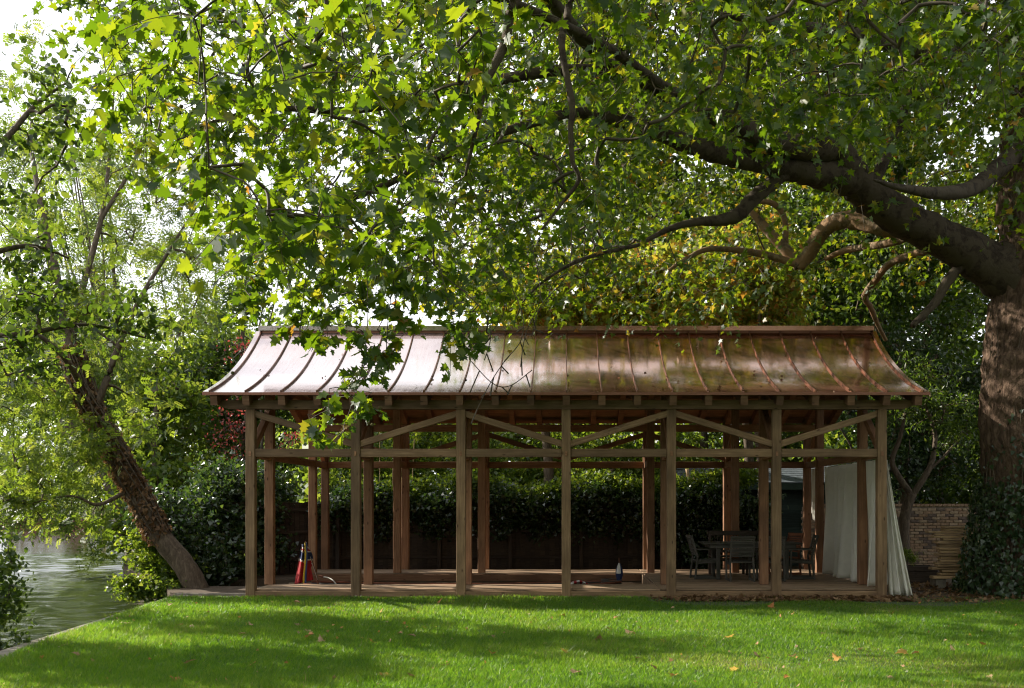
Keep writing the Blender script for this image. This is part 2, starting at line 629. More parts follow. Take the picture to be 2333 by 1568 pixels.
def mst(skel, targets):
    """attach every target to its nearest attached node; returns parent positions and leaf loads"""
    skel, T = np.asarray(skel, float), np.asarray(targets, float)
    n = len(T)
    pos = np.concatenate([skel, T])
    D = np.linalg.norm(T[:, None, :] - skel[None], axis=2)
    best, par = D.min(1), D.argmin(1)
    done = np.zeros(n, bool)
    order = []
    for _ in range(n):
        w = np.where(done, 1e9, best)
        i = int(w.argmin())
        done[i] = True
        order.append(i)
        dn = np.linalg.norm(T - T[i], axis=1) * 1.08
        up = (dn < best) & ~done
        best[up] = dn[up]
        par[up] = len(skel) + i
    load = np.ones(n)
    for i in reversed(order):
        p = par[i] - len(skel)
        if p >= 0:
            load[p] += load[i]
    return pos[par], load, np.where(par >= len(skel), par - len(skel), -1)


# ------------------------------------------------------------------ leaves
def fan(outline, c, fold=.18, curl=.12):
    P = [(c[0], c[1], 0)] + [(x, y, fold * abs(x) - curl * (abs(x) ** 2 + (y - c[1]) ** 2)) for x, y in outline]
    n = len(outline)
    return np.array(P), np.array([(0, i + 1, (i + 1) % n + 1) for i in range(n)])


half = [(.07, -.05), (.22, -.02), (.46, -.03), (.33, .15), (.40, .25), (.60, .40), (.40, .43), (.24, .47), (.25, .60), (.27, .74), (.12, .78)]
PLANE = fan([(0, .05)] + half + [(0, 1.02)] + [(-x, y) for x, y in reversed(half)], (0, .32))
half2 = [(.44, -.03), (.28, .19), (.58, .41), (.22, .50)]
PLANE_LO = fan([(0, .04)] + half2 + [(0, 1.0)] + [(-x, y) for x, y in reversed(half2)], (0, .32))
IVY = fan([(0, 0), (.48, .12), (.26, .5), (0, 1), (-.26, .5), (-.48, .12)], (0, .3), .15, .1)
IVY = (IVY[0][1:], np.array([(0, 1, 2), (0, 2, 3), (0, 3, 4), (0, 4, 5)]))
OVAL = fan([(0, 0), (.3, .28), (.28, .7), (0, 1), (-.28, .7), (-.3, .28)], (0, .48), .2, .12)
OVAL = (OVAL[0][1:], np.array([(0, 1, 2), (0, 2, 3), (0, 3, 4), (0, 4, 5)]))
DIAM = (np.array([(0, 0, 0), (.32, .45, .06), (0, 1, -.05), (-.32, .45, .06)]), np.array([(0, 1, 2), (0, 2, 3)]))
SLIM = (np.array([(0, 0, 0), (.16, .45, .03), (0, 1, -.06), (-.16, .45, .03)]), np.array([(0, 1, 2), (0, 2, 3)]))


def pinnate(nl=9):
    V, Fc = [], []
    e = nl - 1
    for j in range(nl):
        t = .1 + .85 * (j // 2) / (e // 2) if j < e else 1.0
        s = (1 if j % 2 else -1) if j < e else 0
        base = np.array([0, t * .75, -.1 * t * t])
        dv = np.array([s * .8, .55, -.12]) if s else np.array([0, 1, -.2])
        dv = dv / np.linalg.norm(dv) * .36
        sd = np.cross(dv, [0, 0, 1]) * .2
        k = len(V)
        V += [base, base + dv * .5 + sd + [0, 0, .01], base + dv, base + dv * .5 - sd + [0, 0, .01]]
        Fc += [(k, k + 1, k + 2), (k, k + 2, k + 3)]
    return np.array(V), np.array(Fc)


PINN = pinnate()
PINN_LO = pinnate(5)


def unit(a):
    return a / (np.linalg.norm(a, axis=-1, keepdims=True) + 1e-9)


def leaf_frames(axis, normal):
    a = unit(axis)
    n = normal - (normal * a).sum(-1, keepdims=True) * a
    n = unit(n)
    x = np.cross(a, n)
    return np.stack([x, a, n], -1)           # columns


def leaves_mesh(name, tmpl, pos, axis, normal, size, rnd=None):
    TV, TF = tmpl
    R = leaf_frames(axis, normal)
    n = len(pos)
    sc = np.asarray(size)[:, None] * np.ones((n, 3))
    sc[:, 0] *= rng.uniform(.8, 1.1, n)
    sc[:, 2] *= rng.uniform(-.6, 1.9, n)
    V = np.einsum('nij,nvj->nvi', R, TV[None] * sc[:, None, :]) + pos[:, None, :]
    Fc = TF[None] + (np.arange(n) * len(TV))[:, None, None]
    if rnd is None:
        rnd = rng.random(n)
    return npmesh(name, V.reshape(-1, 3), Fc.reshape(-1, 3), np.repeat(rnd, len(TF)), smooth=False)


def rand_dir(n, up=0.0):
    d = rng.normal(size=(n, 3))
    d = unit(d)
    d[:, 2] += up
    return unit(d)


def clump_points(clumps, per, sub_r=.45, flat_=.7):
    """clumps: (centre, radii, number of sub-clumps). Returns sub-clump centres and leaf positions."""
    C = []
    for c, r, k in clumps:
        d = rand_dir(k)
        rad = rng.random((k, 1)) ** (1 / 2.2)
        C.append(np.asarray(c) + d * rad * np.asarray(r))
    C = np.concatenate(C)
    n = len(C) * per
    i = np.repeat(np.arange(len(C)), per)
    rr = sub_r * rng.uniform(.5, 1.5, len(C))[i][:, None]
    off = rng.normal(size=(n, 3)) * .62
    off[:, 2] *= flat_
    return C, C[i] + off * rr, i


def plant(name, label, cat, base, trunk, clumps, per, leaf, size, mat, sub_r=.45, group=None, barkm='ash_bark', trunk_r=(.2, .06), twig_r=.008,
          up=.55, crown='crown', limbs=(), smin=.7, keep=None):
    root = empty(name, base, label, cat, group)
    skel = []
    if trunk is not None:
        rads = np.linspace(trunk_r[0], trunk_r[1], len(trunk))
        me = tube_mesh('trunk', trunk, rads, 9, 5, .12, base[0])
        link('trunk', me, barkm, None, root)
        skel.append(catmull(trunk, rads, 5)[0][3:])
    for P, r0, r1 in limbs:
        rads = np.linspace(r0, r1, len(P))
        link('branch', tube_mesh('branch', P, rads, 7, 5, .1, base[1]), barkm, None, root)
        skel.append(catmull(P, rads, 5)[0])
    C, P, idx = clump_points(clumps, per, sub_r)
    if keep is not None:
        k = keep(P)
        P = P[k]
    if skel:
        sk = np.concatenate(skel)
        pp, load, _ = mst(sk, C)
        r0 = np.minimum(twig_r * np.sqrt(load) * 1.5, trunk_r[1] * 1.1)
        tag(link('branches', edges_mesh('branches', pp, C, r0 * 1.15, r0 * .6 + .002, 4, 3), barkm, None, root), kind='stuff')
    n = len(P)
    ax = rand_dir(n, -.25)
    nm = rand_dir(n, up)
    cr = link(crown, leaves_mesh(crown, leaf, P, ax, nm, size * rng.uniform(smin, 1.3, n)), mat, None, root)
    return root


# ================================================================== THE SETTING
bank = [(-4.6, -30), (-5.2, 4), (-5.9, 9), (-6.8, 12.7), (-7.13, 16.3), (-7.6, 20.4), (-8.7, 22.8), (-6.45, 22.8), (-6.45, 21.52), (1.78, 21.52),
        (1.78, 24.83), (-9.6, 24.83), (-12.6, 30), (-25, 60), (-42, 98), (-60, 106), (-400, 118), (-400, 900), (900, 900), (900, -30)]
V = [(x, y, 0) for x, y in bank] + [(x, y, -1.2) for x, y in bank]
n = len(bank)
Fc = [tuple(range(n))[::-1]] + [(i, (i + 1) % n, n + (i + 1) % n, n + i) for i in range(n)]
me = pymesh('ground', V, Fc)
bm = bmesh.new()
bm.from_mesh(me)
bmesh.ops.recalc_face_normals(bm, faces=bm.faces)
bmesh.ops.triangulate(bm, faces=bm.faces)
bm.to_mesh(me)
bm.free()
tag(link('ground', me, 'soil'), kind='structure')
gx, gy = np.meshgrid(np.arange(-25, -4.5, .13), np.arange(10, 48, .13))
gz = np.zeros_like(gx)
for i in range(26):
    lam = rng.uniform(.38, 1.5)
    th = rng.normal() * .75 + 1.45
    gz += .0042 * lam ** .9 * np.sin(2 * math.pi / lam * (gx * math.cos(th) + gy * math.sin(th)) + rng.uniform(0, 6.28) + 1.3 * np.sin(gx * rng.uniform(.2, .7) + gy * rng.uniform(.1, .5)))
edge = np.minimum(1, (48 - gy) / 6)
nyy, nxx = gx.shape
nV = nyy * nxx
Vw = np.stack([gx, gy, -.40 + gz * edge], -1).reshape(-1, 3)
ii = np.arange(nV).reshape(nyy, nxx)
Fw = np.stack([ii[:-1, :-1], ii[:-1, 1:], ii[1:, 1:], ii[1:, :-1]], -1).reshape(-1, 4)
Vw = np.vstack([Vw, [(-900, -60, -.48), (300, -60, -.48), (300, 600, -.48), (-900, 600, -.48)]])
Fw = np.vstack([Fw, [[nV, nV + 1, nV + 2, nV + 3]]])
tag(link('river', npmesh('river', Vw, Fw, smooth=True), 'river_water'), kind='structure')
lawn_poly = [(-4.3, -12), (-4.95, 4), (-5.65, 9), (-6.55, 12.7), (-6.88, 16.3), (-7.35, 20.3), (-6.3, 20.3), (-6.2, 19.93), (6.2, 19.93), (14, 20.1), (16, -12)]
V = [(x, y, .006) for x, y in lawn_poly]
tag(link('lawn', pymesh('lawn', V, [tuple(range(len(V)))]), 'lawn'), kind='structure')


def lawn_left(y):
    return np.interp(y, [4, 9, 12.7, 16.3, 20.3], [-4.95, -5.65, -6.6, -7.08, -7.55])


# grass blades
nb = 400000
u = rng.random(nb)
Yb = 9.6 * (20.0 / 9.6) ** u ** 1.05
Yb = 9.6 + (Yb - 9.6)
xl = np.maximum(lawn_left(Yb), (-40 - CX) * Yb / F)
xr = (2380 - CX) * Yb / F
Xb = xl + (xr - xl) * rng.random(nb)
keep = np.ones(nb, bool)
fade = (Xb > 1.5) & (Yb > 18.7 + .5 * np.sin(Xb * 1.7))
keep &= ~(fade & (rng.random(nb) > .07))
Xb, Yb = Xb[keep], Yb[keep]
nb = len(Xb)


def vnoise(x, y, s, seed):
    g = np.random.default_rng(seed).random((64, 64))
    x, y = x * s + 20, y * s + 20
    i, j = np.floor(x).astype(int), np.floor(y).astype(int)
    fx, fy = x - i, y - j
    fx, fy = fx * fx * (3 - 2 * fx), fy * fy * (3 - 2 * fy)
    q = lambda a, b: g[a % 64, b % 64]
    return (q(i, j) * (1 - fx) + q(i + 1, j) * fx) * (1 - fy) + (q(i, j + 1) * (1 - fx) + q(i + 1, j + 1) * fx) * fy


nz = .6 * vnoise(Xb, Yb, 1.1, 1) + .4 * vnoise(Xb, Yb, 3.5, 2)
dry = np.exp(-(((Xb - 1.9) / 1.3) ** 2 + ((Yb - 11.7) / .9) ** 2)) + .7 * np.exp(-(((Xb - 6) / 3.5) ** 2 + ((Yb - 18.3) / 1.0) ** 2))
dry += .85 * np.clip((vnoise(Xb, Yb, .55, 5) * .6 + vnoise(Xb, Yb, 1.9, 6) * .4 - .60) * 4, 0, 1)
hgt = (.028 + .040 * nz) * rng.uniform(.6, 1.5, nb) * (1 - .45 * np.clip(dry, 0, 1))
hgt = np.where(rng.random(nb) < .01, hgt * 1.8, hgt)
an = rng.random(nb) * 2 * math.pi
wd = (.0032 + .003 * rng.random(nb)) * (1 + (Yb - 10) * .05)
ln = rng.normal(size=(nb, 2)) * .55 + np.array([.12, -.1])
V = np.empty((nb, 3, 3))
V[:, 0] = np.stack([Xb - np.cos(an) * wd, Yb - np.sin(an) * wd, np.full(nb, .004)], 1)
V[:, 1] = np.stack([Xb + np.cos(an) * wd, Yb + np.sin(an) * wd, np.full(nb, .004)], 1)
V[:, 2] = np.stack([Xb + ln[:, 0] * hgt, Yb + ln[:, 1] * hgt, .004 + hgt], 1)
rv = np.clip(.2 + .42 * nz + rng.normal(size=nb) * .17 + .35 * np.clip(dry, 0, 1) * (rng.random(nb) ** .6), 0, 1)
tag(link('grass', npmesh('grass', V.reshape(-1, 3), np.arange(nb * 3).reshape(-1, 3), rv), 'grass_blade'),
    'mown green lawn grass with worn dry patches', 'grass', kind='stuff')

# bare leaf litter under the plane tree
nl = 3600
Xl = rng.uniform(1.6, 11.5, nl)
Yl = np.where(Xl < 6.3, 19.05 + .85 * rng.random(nl) ** .8, 18.9 + 4.5 * rng.random(nl))
k = (Xl > 2.2) | (rng.random(nl) < .3)
Xl, Yl = Xl[k], Yl[k]
nl = len(Xl)
P = np.stack([Xl, Yl, .012 + .03 * rng.random(nl)], 1)
ax = rand_dir(nl)
ax[:, 2] *= .3
nm = rand_dir(nl, 1.4)
tag(link('leaf_litter', leaves_mesh('leaf_litter', PLANE_LO, P, ax, nm, rng.uniform(.05, .14, nl)), 'brown_leaf'),
    'dry brown leaf litter strewn along the foot of the pavilion and trunk', 'leaf litter', kind='stuff')

nl = 420
Yl = 10 + 9.5 * rng.random(nl) ** 1.2
Xl = np.maximum(lawn_left(Yl) + .1, (-20 - CX) * Yl / F) + rng.random(nl) * 18
P = np.stack([Xl, Yl, .03 + .02 * rng.random(nl)], 1)
tag(link('lawn_leaf_litter', leaves_mesh('lawn_leaf_litter', PLANE_LO, P, rand_dir(nl) * [1, 1, .4], rand_dir(nl, 1.0), rng.uniform(.02, .06, nl)), 'fallen_leaf'),
    'small scraps of dry leaf scattered over the lawn', 'leaf litter', kind='stuff')

# stone coping along the river: slabs
root = empty('river_coping', (-6.6, 12, 0), 'pale stone coping along the river edge of the lawn', 'coping')
pts = [(-5.05, 3.0), (-5.75, 9), (-6.66, 12.7), (-7.0, 16.3), (-7.45, 20.45)]
for i in range(len(pts) - 1):
    a, c = np.array(pts[i]), np.array(pts[i + 1])
    m_ = max(2, int(np.linalg.norm(c - a) / 1.15))
    for j in range(m_):
        p, q = a + (c - a) * (j + .008) / m_, a + (c - a) * (j + .992) / m_
        beam('coping_slab', (*p, -.03), (*q, -.03), .34, .08, 'concrete', root, .01)
beam('timber_edging', (-7.6, 20.5, .02), (-6.16, 20.5, .02), .06, .05, 'concrete')
tag(bpy.data.objects['timber_edging'], 'pale timber edging board running from pavilion corner to the river', 'edging board')

# ================================================================== PAVILION
pav = empty('timber_pavilion', (0, 20, 0), 'open timber boathouse pavilion with curved copper roof beside the river', 'pavilion')
DZ = .15
ROW = [20.085, 21.355, 24.965, 26.255]
PX = [(-6 + 2 * i) for i in range(7)]
PW = .172


def post(x, y, z1, mat):
    beam('post', (x, y, DZ if y > 20.2 else .0), (x, y, z1), PW, PW, mat, pav, .006)


Z_PL0, Z_PL1, Z_R0, Z_R1 = 3.576, 3.748, 2.67, 2.827
for x in PX:
    post(x, ROW[0], Z_PL0, 'oak_weathered')
    post(x, ROW[1], 4.26, 'fir_red')
    post(x, ROW[2], 4.26, 'fir_red')
    post(x, ROW[3], Z_PL0, 'fir_red')
for r, mat in ((0, 'oak_weathered'), (3, 'fir_red')):
    y = ROW[r]
    s = -1 if r == 0 else 1
    for i in range(6):
        a, c = PX[i] + PW / 2, PX[i + 1] - PW / 2
        beam('rail', (a, y, (Z_R0 + Z_R1) / 2), (c, y, (Z_R0 + Z_R1) / 2), .12, Z_R1 - Z_R0, mat, pav)
        hi, lo = 3.50, 2.915
        z0, z1 = (hi, lo) if i % 2 == 0 else (lo, hi)
        beam('brace', (a - .02, y, z0), (c + .02, y, z1), .10, .122, mat, pav)
    for x in PX:
        block('tenon', (x - .022, y + s * (PW / 2 + .004) - .01, 2.69), (x + .022, y + s * (PW / 2 + .004) + .01, 2.775), 'fir_red', pav, .002)
    # wall plate with shaped ends
    y0, y1 = y - .09, y + .09
    prof = [(-6.70, Z_PL1), (6.70, Z_PL1), (6.70, Z_PL0 + .11), (6.42, Z_PL0 + .004), (-6.42, Z_PL0 + .004), (-6.70, Z_PL0 + .11)]
    V = [(x, y0 - y, z - 3.66) for x, z in prof] + [(x, y1 - y, z - 3.66) for x, z in prof]
    Fc = [tuple(range(6)), tuple(range(11, 5, -1))] + [(i, i + 6, (i + 1) % 6 + 6, (i + 1) % 6) for i in range(6)]
    me = pymesh('wall_plate', V, Fc)
    bm = bmesh.new()
    bm.from_mesh(me)
    bmesh.ops.recalc_face_normals(bm, faces=bm.faces)
    bm.to_mesh(me)
    bm.free()
    link('wall_plate', me, mat, Matrix.Translation((0, y, 3.66)), pav)
for x in PX:
    for a, c, lo_i in ((0, 1, 0), (2, 3, 3)):
        beam('link_beam', (x, ROW[a] + PW / 2, 2.735), (x, ROW[c] - PW / 2, 2.735), .13, .15, 'fir_red', pav)
        ylo = ROW[lo_i] + (PW / 2 if lo_i == 0 else -PW / 2)
        yhi = ROW[1] - PW / 2 if lo_i == 0 else ROW[2] + PW / 2
        beam('knee_brace', (x, ylo, 2.83), (x, yhi, 3.62), .11, .15, 'fir_red', pav)
for r in (1, 2):
    beam('purlin', (-6.6, ROW[r], 4.335), (6.6, ROW[r], 4.335), .14, .15, 'fir_red', pav)
beam('ridge_beam', (-6.6, 23.17, 5.30), (6.6, 23.17, 5.30), .10, .26, 'fir_red', pav)
for x in (-6, 6):
    beam('side_rail', (x, ROW[1] + PW / 2, 2.735), (x, ROW[2] - PW / 2, 2.735), .12, .15, 'fir_red', pav)
    beam('tie_beam', (x, ROW[1] + PW / 2, 4.16), (x, ROW[2] - PW / 2, 4.16), .12, .15, 'fir_red', pav)

# roof profile, front slope (y, z)
PROF = np.array([(19.69, 3.872), (20.22, 4.035), (20.76, 4.228), (21.29, 4.445), (21.68, 4.633), (22.09, 4.866), (22.56, 5.155), (22.87, 5.373), (23.10, 5.56)])
tt = np.linspace(0, 1, 22)
arc = np.concatenate([[0], np.cumsum(np.linalg.norm(np.diff(PROF, axis=0), axis=1))])
arc /= arc[-1]
cf = np.polyfit(arc, PROF[:, 0], 4), np.polyfit(arc, PROF[:, 1], 4)
RP = np.stack([np.polyval(cf[0], tt), np.polyval(cf[1], tt)], 1)
tg = np.gradient(RP, axis=0)
tg /= np.linalg.norm(tg, axis=1, keepdims=True)
nr = np.stack([-tg[:, 1], tg[:, 0]], 1)


def sweep(x0, x1, o0, o1, prof=RP, nrm=nr, mirror=False):
    """slab that follows the roof curve between offsets o0 (lower) and o1 (upper) along the slope normal"""
    V, Fc = [], []
    for i in range(len(prof)):
        for x, o in ((x0, o0), (x1, o0), (x1, o1), (x0, o1)):
            y, z = prof[i] + nrm[i] * o
            if mirror:
                y = 46.34 - y
            V.append((x, y, z))
    for i in range(len(prof) - 1):
        for k in range(4):
            k2 = (k + 1) % 4
            Fc.append((4 * i + k, 4 * i + k2, 4 * i + 4 + k2, 4 * i + 4 + k))
    e = 4 * (len(prof) - 1)
    Fc += [(0, 3, 2, 1), (e, e + 1, e + 2, e + 3)]
    if mirror:
        Fc = [f[::-1] for f in Fc]
    return V, Fc


def sweep_obj(name, x0, x1, o0, o1, mat, parent, mirror=False, prof=RP, nrm=nr, jitter=0):
    xm = (x0 + x1) / 2
    V, Fc = sweep(x0 - xm, x1 - xm, o0, o1, prof, nrm, mirror)
    me = pymesh(name, V, Fc)
    me.polygons.foreach_set('use_smooth', [True] * len(me.polygons))
    me.set_sharp_from_angle(angle=math.radians(32))
    return link(name, me, mat, Matrix.Translation((xm, 0, 0)), parent)


V, Fc = sweep(-6.70, 6.70, -.06, -.030)
V2, F2 = sweep(-6.70, 6.70, -.06, -.030, mirror=True)
k = len(V)
me = pymesh('roof', V + V2, Fc + [tuple(i + k for i in f) for f in F2])
roof = link('roof', me, 'fir_red', None, pav)
tag(roof, 'reddish boarded underside of the curved roof')
# soffit boards as raised laths under the roof deck
step = .667
for mir in (False, True):
    for i in range(20):
        x0, x1 = -6.667 + i * step, -6.667 + (i + 1) * step
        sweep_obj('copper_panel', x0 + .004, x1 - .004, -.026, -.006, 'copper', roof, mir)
    for i in range(21):
        x = -6.667 + i * step
        sweep_obj('seam', x - .010, x + .010, -.006, .030, 'copper_seam', roof, mir)
        xr_ = np.clip(x, -6.60, 6.60)
        sweep_obj('rafter', xr_ - .065, xr_ + .065, -.255, -.064, 'fir_shaded' if not mir else 'fir_red', pav, mir)
    for s in (-1, 1):
        a, c = sorted((s * 6.672, s * 6.79))
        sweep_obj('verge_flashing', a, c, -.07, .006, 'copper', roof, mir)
    ye = 46.34 - 19.70 if mir else 19.70
    beam('eave_flashing', (-6.80, ye, 3.838), (6.80, ye, 3.838), .03, .055, 'copper_dark', roof, .004)
# raised ridge cap
cap = [(-.16, 5.565), (-.17, 5.665), (-.02, 5.69), (.02, 5.69), (.17, 5.665), (.16, 5.565)]
for i in range(5):
    x0, x1 = -6.72 + i * 2.69, -6.72 + (i + 1) * 2.69 - .006
    V = [(x, 23.17 + y, z) for x in (x0 - (x0 + x1) / 2, x1 - (x0 + x1) / 2) for y, z in cap]
    Fc = [(j, j + 1, j + 7, j + 6) for j in range(5)] + [(5, 0, 6, 11), (5, 4, 3, 2, 1, 0), (6, 7, 8, 9, 10, 11)]
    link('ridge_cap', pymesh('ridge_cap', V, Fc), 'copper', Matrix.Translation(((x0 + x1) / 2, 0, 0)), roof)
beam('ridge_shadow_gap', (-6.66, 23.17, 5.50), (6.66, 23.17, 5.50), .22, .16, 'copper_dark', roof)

# decks
bw, gap = .118, .006


def deck(x0, x1, y0, y1, splits=()):
    y = y0
    xs = [x0, *splits, x1]
    while y + bw <= y1 + .001:
        for a, c in zip(xs[:-1], xs[1:]):
            dz = random.uniform(-.0015, .0015)
            beam('deck_board', (a + .003, y + bw / 2, DZ - .014 + dz), (c - .003, y + bw / 2, DZ - .014 + dz), bw, .028, 'deck_wood', pav, .004)
        y += bw + gap


deck(-6.0, 1.80, 20.175, 21.50, (-2.0,))
deck(1.81, 6.08, 20.175, 26.34)
deck(-6.2, 1.80, 24.86, 26.34, (-2.0,))
beam('sill', (-6.09, 20.10, .061), (6.09, 20.10, .061), .15, .118, 'oak_weathered', pav)
beam('deck_fascia', (-6.0, 21.53, .045), (1.78, 21.53, .045), .04, .15, 'fir_red', pav)
beam('deck_fascia', (-6.2, 24.84, .04), (1.78, 24.84, .04), .04, .16, 'fir_red', pav)
beam('deck_stringer', (-6.5, 24.72, -.13), (1.78, 24.72, -.13), .08, .12, 'deck_wood', pav)
beam('deck_fascia', (1.79, 21.55, .02), (1.79, 24.8, .02), .04, .22, 'deck_wood', pav)
beam('deck_fascia', (6.10, 20.2, .065), (6.10, 26.34, .065), .03, .12, 'fir_red', pav)
beam('deck_fascia', (-6.2, 26.36, .06), (6.08, 26.36, .06), .03, .12, 'fir_red', pav)

# leaves lodged on the copper
k_ = 130
xs = rng.uniform(-6.6, 6.6, k_)
lod = rng.random(k_) < .6
xs = np.where(lod, np.round(xs / step) * step + rng.choice([-.03, .03], k_) + step * 0 + (.0), xs)
xs = np.where(rng.random(k_) < .5, np.abs(xs), xs)
ti = np.clip((rng.random(k_) ** 2.2 * 20).astype(int), 0, 20)
P = np.stack([xs, RP[ti, 0] + nr[ti, 0] * .012, RP[ti, 1] + nr[ti, 1] * .012 + .004], 1)
ax = rand_dir(k_)
nm = np.stack([np.zeros(k_), nr[ti, 0], nr[ti, 1]], 1) + .35 * rng.normal(size=(k_, 3))
tag(link('roof_leaf_litter', leaves_mesh('roof_leaf_litter', PLANE_LO, P, ax, nm, rng.uniform(.03, .075, k_)), 'brown_leaf'),
    'dry leaf scraps lodged against the copper roof seams', 'leaf litter', kind='stuff')


# ------------------------------------------------------------------ curtains
def cloth(name, fn, nu, nv, mat, label=None, cat=None, group=None, thick=.004, parent=None):
    V = [fn(u / (nu - 1), v / (nv - 1)) for v in range(nv) for u in range(nu)]
    Fc = [(j * nu + i, j * nu + i + 1, (j + 1) * nu + i + 1, (j + 1) * nu + i) for j in range(nv - 1) for i in range(nu - 1)]
    c0 = Vector(V[0])
    me = pymesh(name, [Vector(v) - c0 for v in V], Fc, True)
    o = link(name, me, mat, Matrix.Translation(c0), parent)
    if thick:
        md = o.modifiers.new('thickness', 'SOLIDIFY')
        md.thickness = thick
    return tag(o, label, cat, group)


def cur_a(u, v):
    y = 24.78 - u * 4.35
    z = 2.64 - v * 2.46
    f = math.sin(u * 74 + 1.6 * math.sin(u * 19)) * (.105 + .05 * v) + .14 * v * math.sin(u * 23 + 1)
    lean = .10 * v * v * math.sin(u * 9 + .5)
    return (6.13 + f + lean * .5, y + .22 * v * v * (1 if u > .2 else u * 5) * (1 - u), z)


cloth('curtain', cur_a, 220, 26, 'curtain_cloth', 'long white curtain hanging inside the end bay of the pavilion', 'curtain')


def cur_b(u, v):
    top = np.array([6.10 + .05 * u, 20.28 - .10 * u, 2.62])
    bot = np.array([6.14 + .40 * u, 20.15 - .30 * u - .1 * math.sin(u * 3.1), .03 + .035 * u])
    p = top * (1 - v) + bot * v
    w = v ** 1.5
    p = p + np.array([0.035 * math.sin(u * 24), -.085 * math.sin(u * 19 + .6), 0]) * (.25 + w)
    p[0] += .06 * math.sin(v * math.pi) * u * -.4
    return tuple(p)


cloth('curtain', cur_b, 40, 24, 'curtain_cloth', 'white curtain tail billowing outside the corner post of the pavilion', 'curtain')


def cur_c(u, v):
    return (6.05 + .03 * math.sin(u * 22), 25.05 + u * .95, 2.64 - v * (1.05 + .25 * math.sin(u * 3)) )


cloth('curtain', cur_c, 24, 10, 'curtain_cloth', 'short gathered white curtain between the two rear corner posts', 'curtain')


# ------------------------------------------------------------------ furniture
def chair(loc, rz, mat, label, group):
    r = empty('garden_chair', loc, label, 'chair', group, rz)
    M0 = WM[r.name]

    def L(x, y, z):
        return M0 @ Vector((x, y, z))
    for s in (-1, 1):
        beam('leg', L(s * .25, .25, 0), L(s * .25, .24, .63), .04, .045, mat, r)
        beam('leg', L(s * .25, -.26, 0), L(s * .24, -.20, .50), .04, .045, mat, r)
        beam('backrest_stile', L(s * .24, -.20, .48), L(s * .235, -.33, .92), .035, .045, mat, r)
        beam('armrest', L(s * .265, .30, .645), L(s * .26, -.25, .645), .055, .028, mat, r)
        beam('runner', L(s * .25, .25, .03), L(s * .25, -.25, .03), .035, .05, mat, r)
        beam('seat_rail', L(s * .235, .24, .385), L(s * .235, -.22, .36), .03, .06, mat, r)
    for i in range(9):
        y = .235 - i * .053
        beam('seat_slat', L(-.235, y, .425 - .003 * i), L(.235, y, .425 - .003 * i), .042, .018, mat, r, .003)
    for i in range(9):
        t = i / 8
        beam('back_slat', L(-.222, -.225 - .105 * t, .535 + .355 * t), L(.222, -.225 - .105 * t, .535 + .355 * t), .016, .034, mat, r, .003)
    beam('back_rail', L(-.26, -.335, .93), L(.26, -.335, .93), .045, .05, mat, r)
    return r


G = 'garden chairs round the table'
chair((3.02, 23.05, DZ), -math.pi / 2 + .1, 'teak_grey', 'grey slatted garden chair at the table end nearest the open dock', G)
chair((3.68, 22.30, DZ), .02, 'teak_grey', 'grey slatted garden chair seen from behind in clear view', G)
chair((4.33, 22.32, DZ), -.03, 'teak_grey', 'grey slatted garden chair mostly hidden behind two posts', G)
chair((5.10, 22.95, DZ), math.pi / 2 - .06, 'teak_grey', 'grey slatted garden chair at the table end beside the curtain', G)
chair((5.05, 24.35, DZ), math.pi / 2 + .5, 'teak_red', 'reddish slatted armchair behind the table near the rear post', G)

t = empty('garden_table', (4.0, 23.1, DZ), 'grey weathered wooden garden table under the pavilion', 'table')
for i in range(8):
    y = 22.62 + i * .125
    beam('table_slat', (2.96, y + .055, .925), (5.08, y + .055, .925), .116, .032, 'teak_grey', t, .004)
for y in (22.68, 23.52):
    beam('apron', (3.1, y, .865), (4.94, y, .865), .03, .085, 'teak_grey', t)
for x in (3.1, 4.94):
    beam('apron', (x, 22.7, .865), (x, 23.5, .865), .03, .085, 'teak_grey', t)
for x in (3.28, 4.75):
    for y in (22.72, 23.48):
        beam('leg', (x, y, DZ), (x, y, .905), .085, .085, 'teak_grey', t)

bch = empty('garden_bench', (4.1, 24.3, DZ), 'dark slatted high-backed bench behind the table', 'bench')
for x in (3.34, 4.12, 4.88):
    beam('leg', (x, 24.5, DZ), (x, 24.58, 1.12), .06, .06, 'teak_dark', bch)
    beam('leg', (x, 24.02, DZ), (x, 24.02, .56), .06, .06, 'teak_dark', bch)
beam('top_rail', (3.28, 24.57, 1.10), (4.94, 24.57, 1.10), .05, .11, 'teak_dark', bch)
beam('back_rail', (3.34, 24.53, .68), (4.88, 24.53, .68), .04, .07, 'teak_dark', bch)
for i in range(24):
    x = 3.40 + i * .0625
    beam('back_slat', (x, 24.535, .70), (x, 24.565, 1.06), .018, .03, 'teak_dark', bch, .003)
for i in range(6):
    beam('seat_slat', (3.32, 24.04 + i * .082, .575), (4.9, 24.04 + i * .082, .575), .066, .024, 'teak_dark', bch, .004)
beam('seat_rail', (3.34, 24.02, .51), (4.88, 24.02, .51), .03, .07, 'teak_dark', bch)

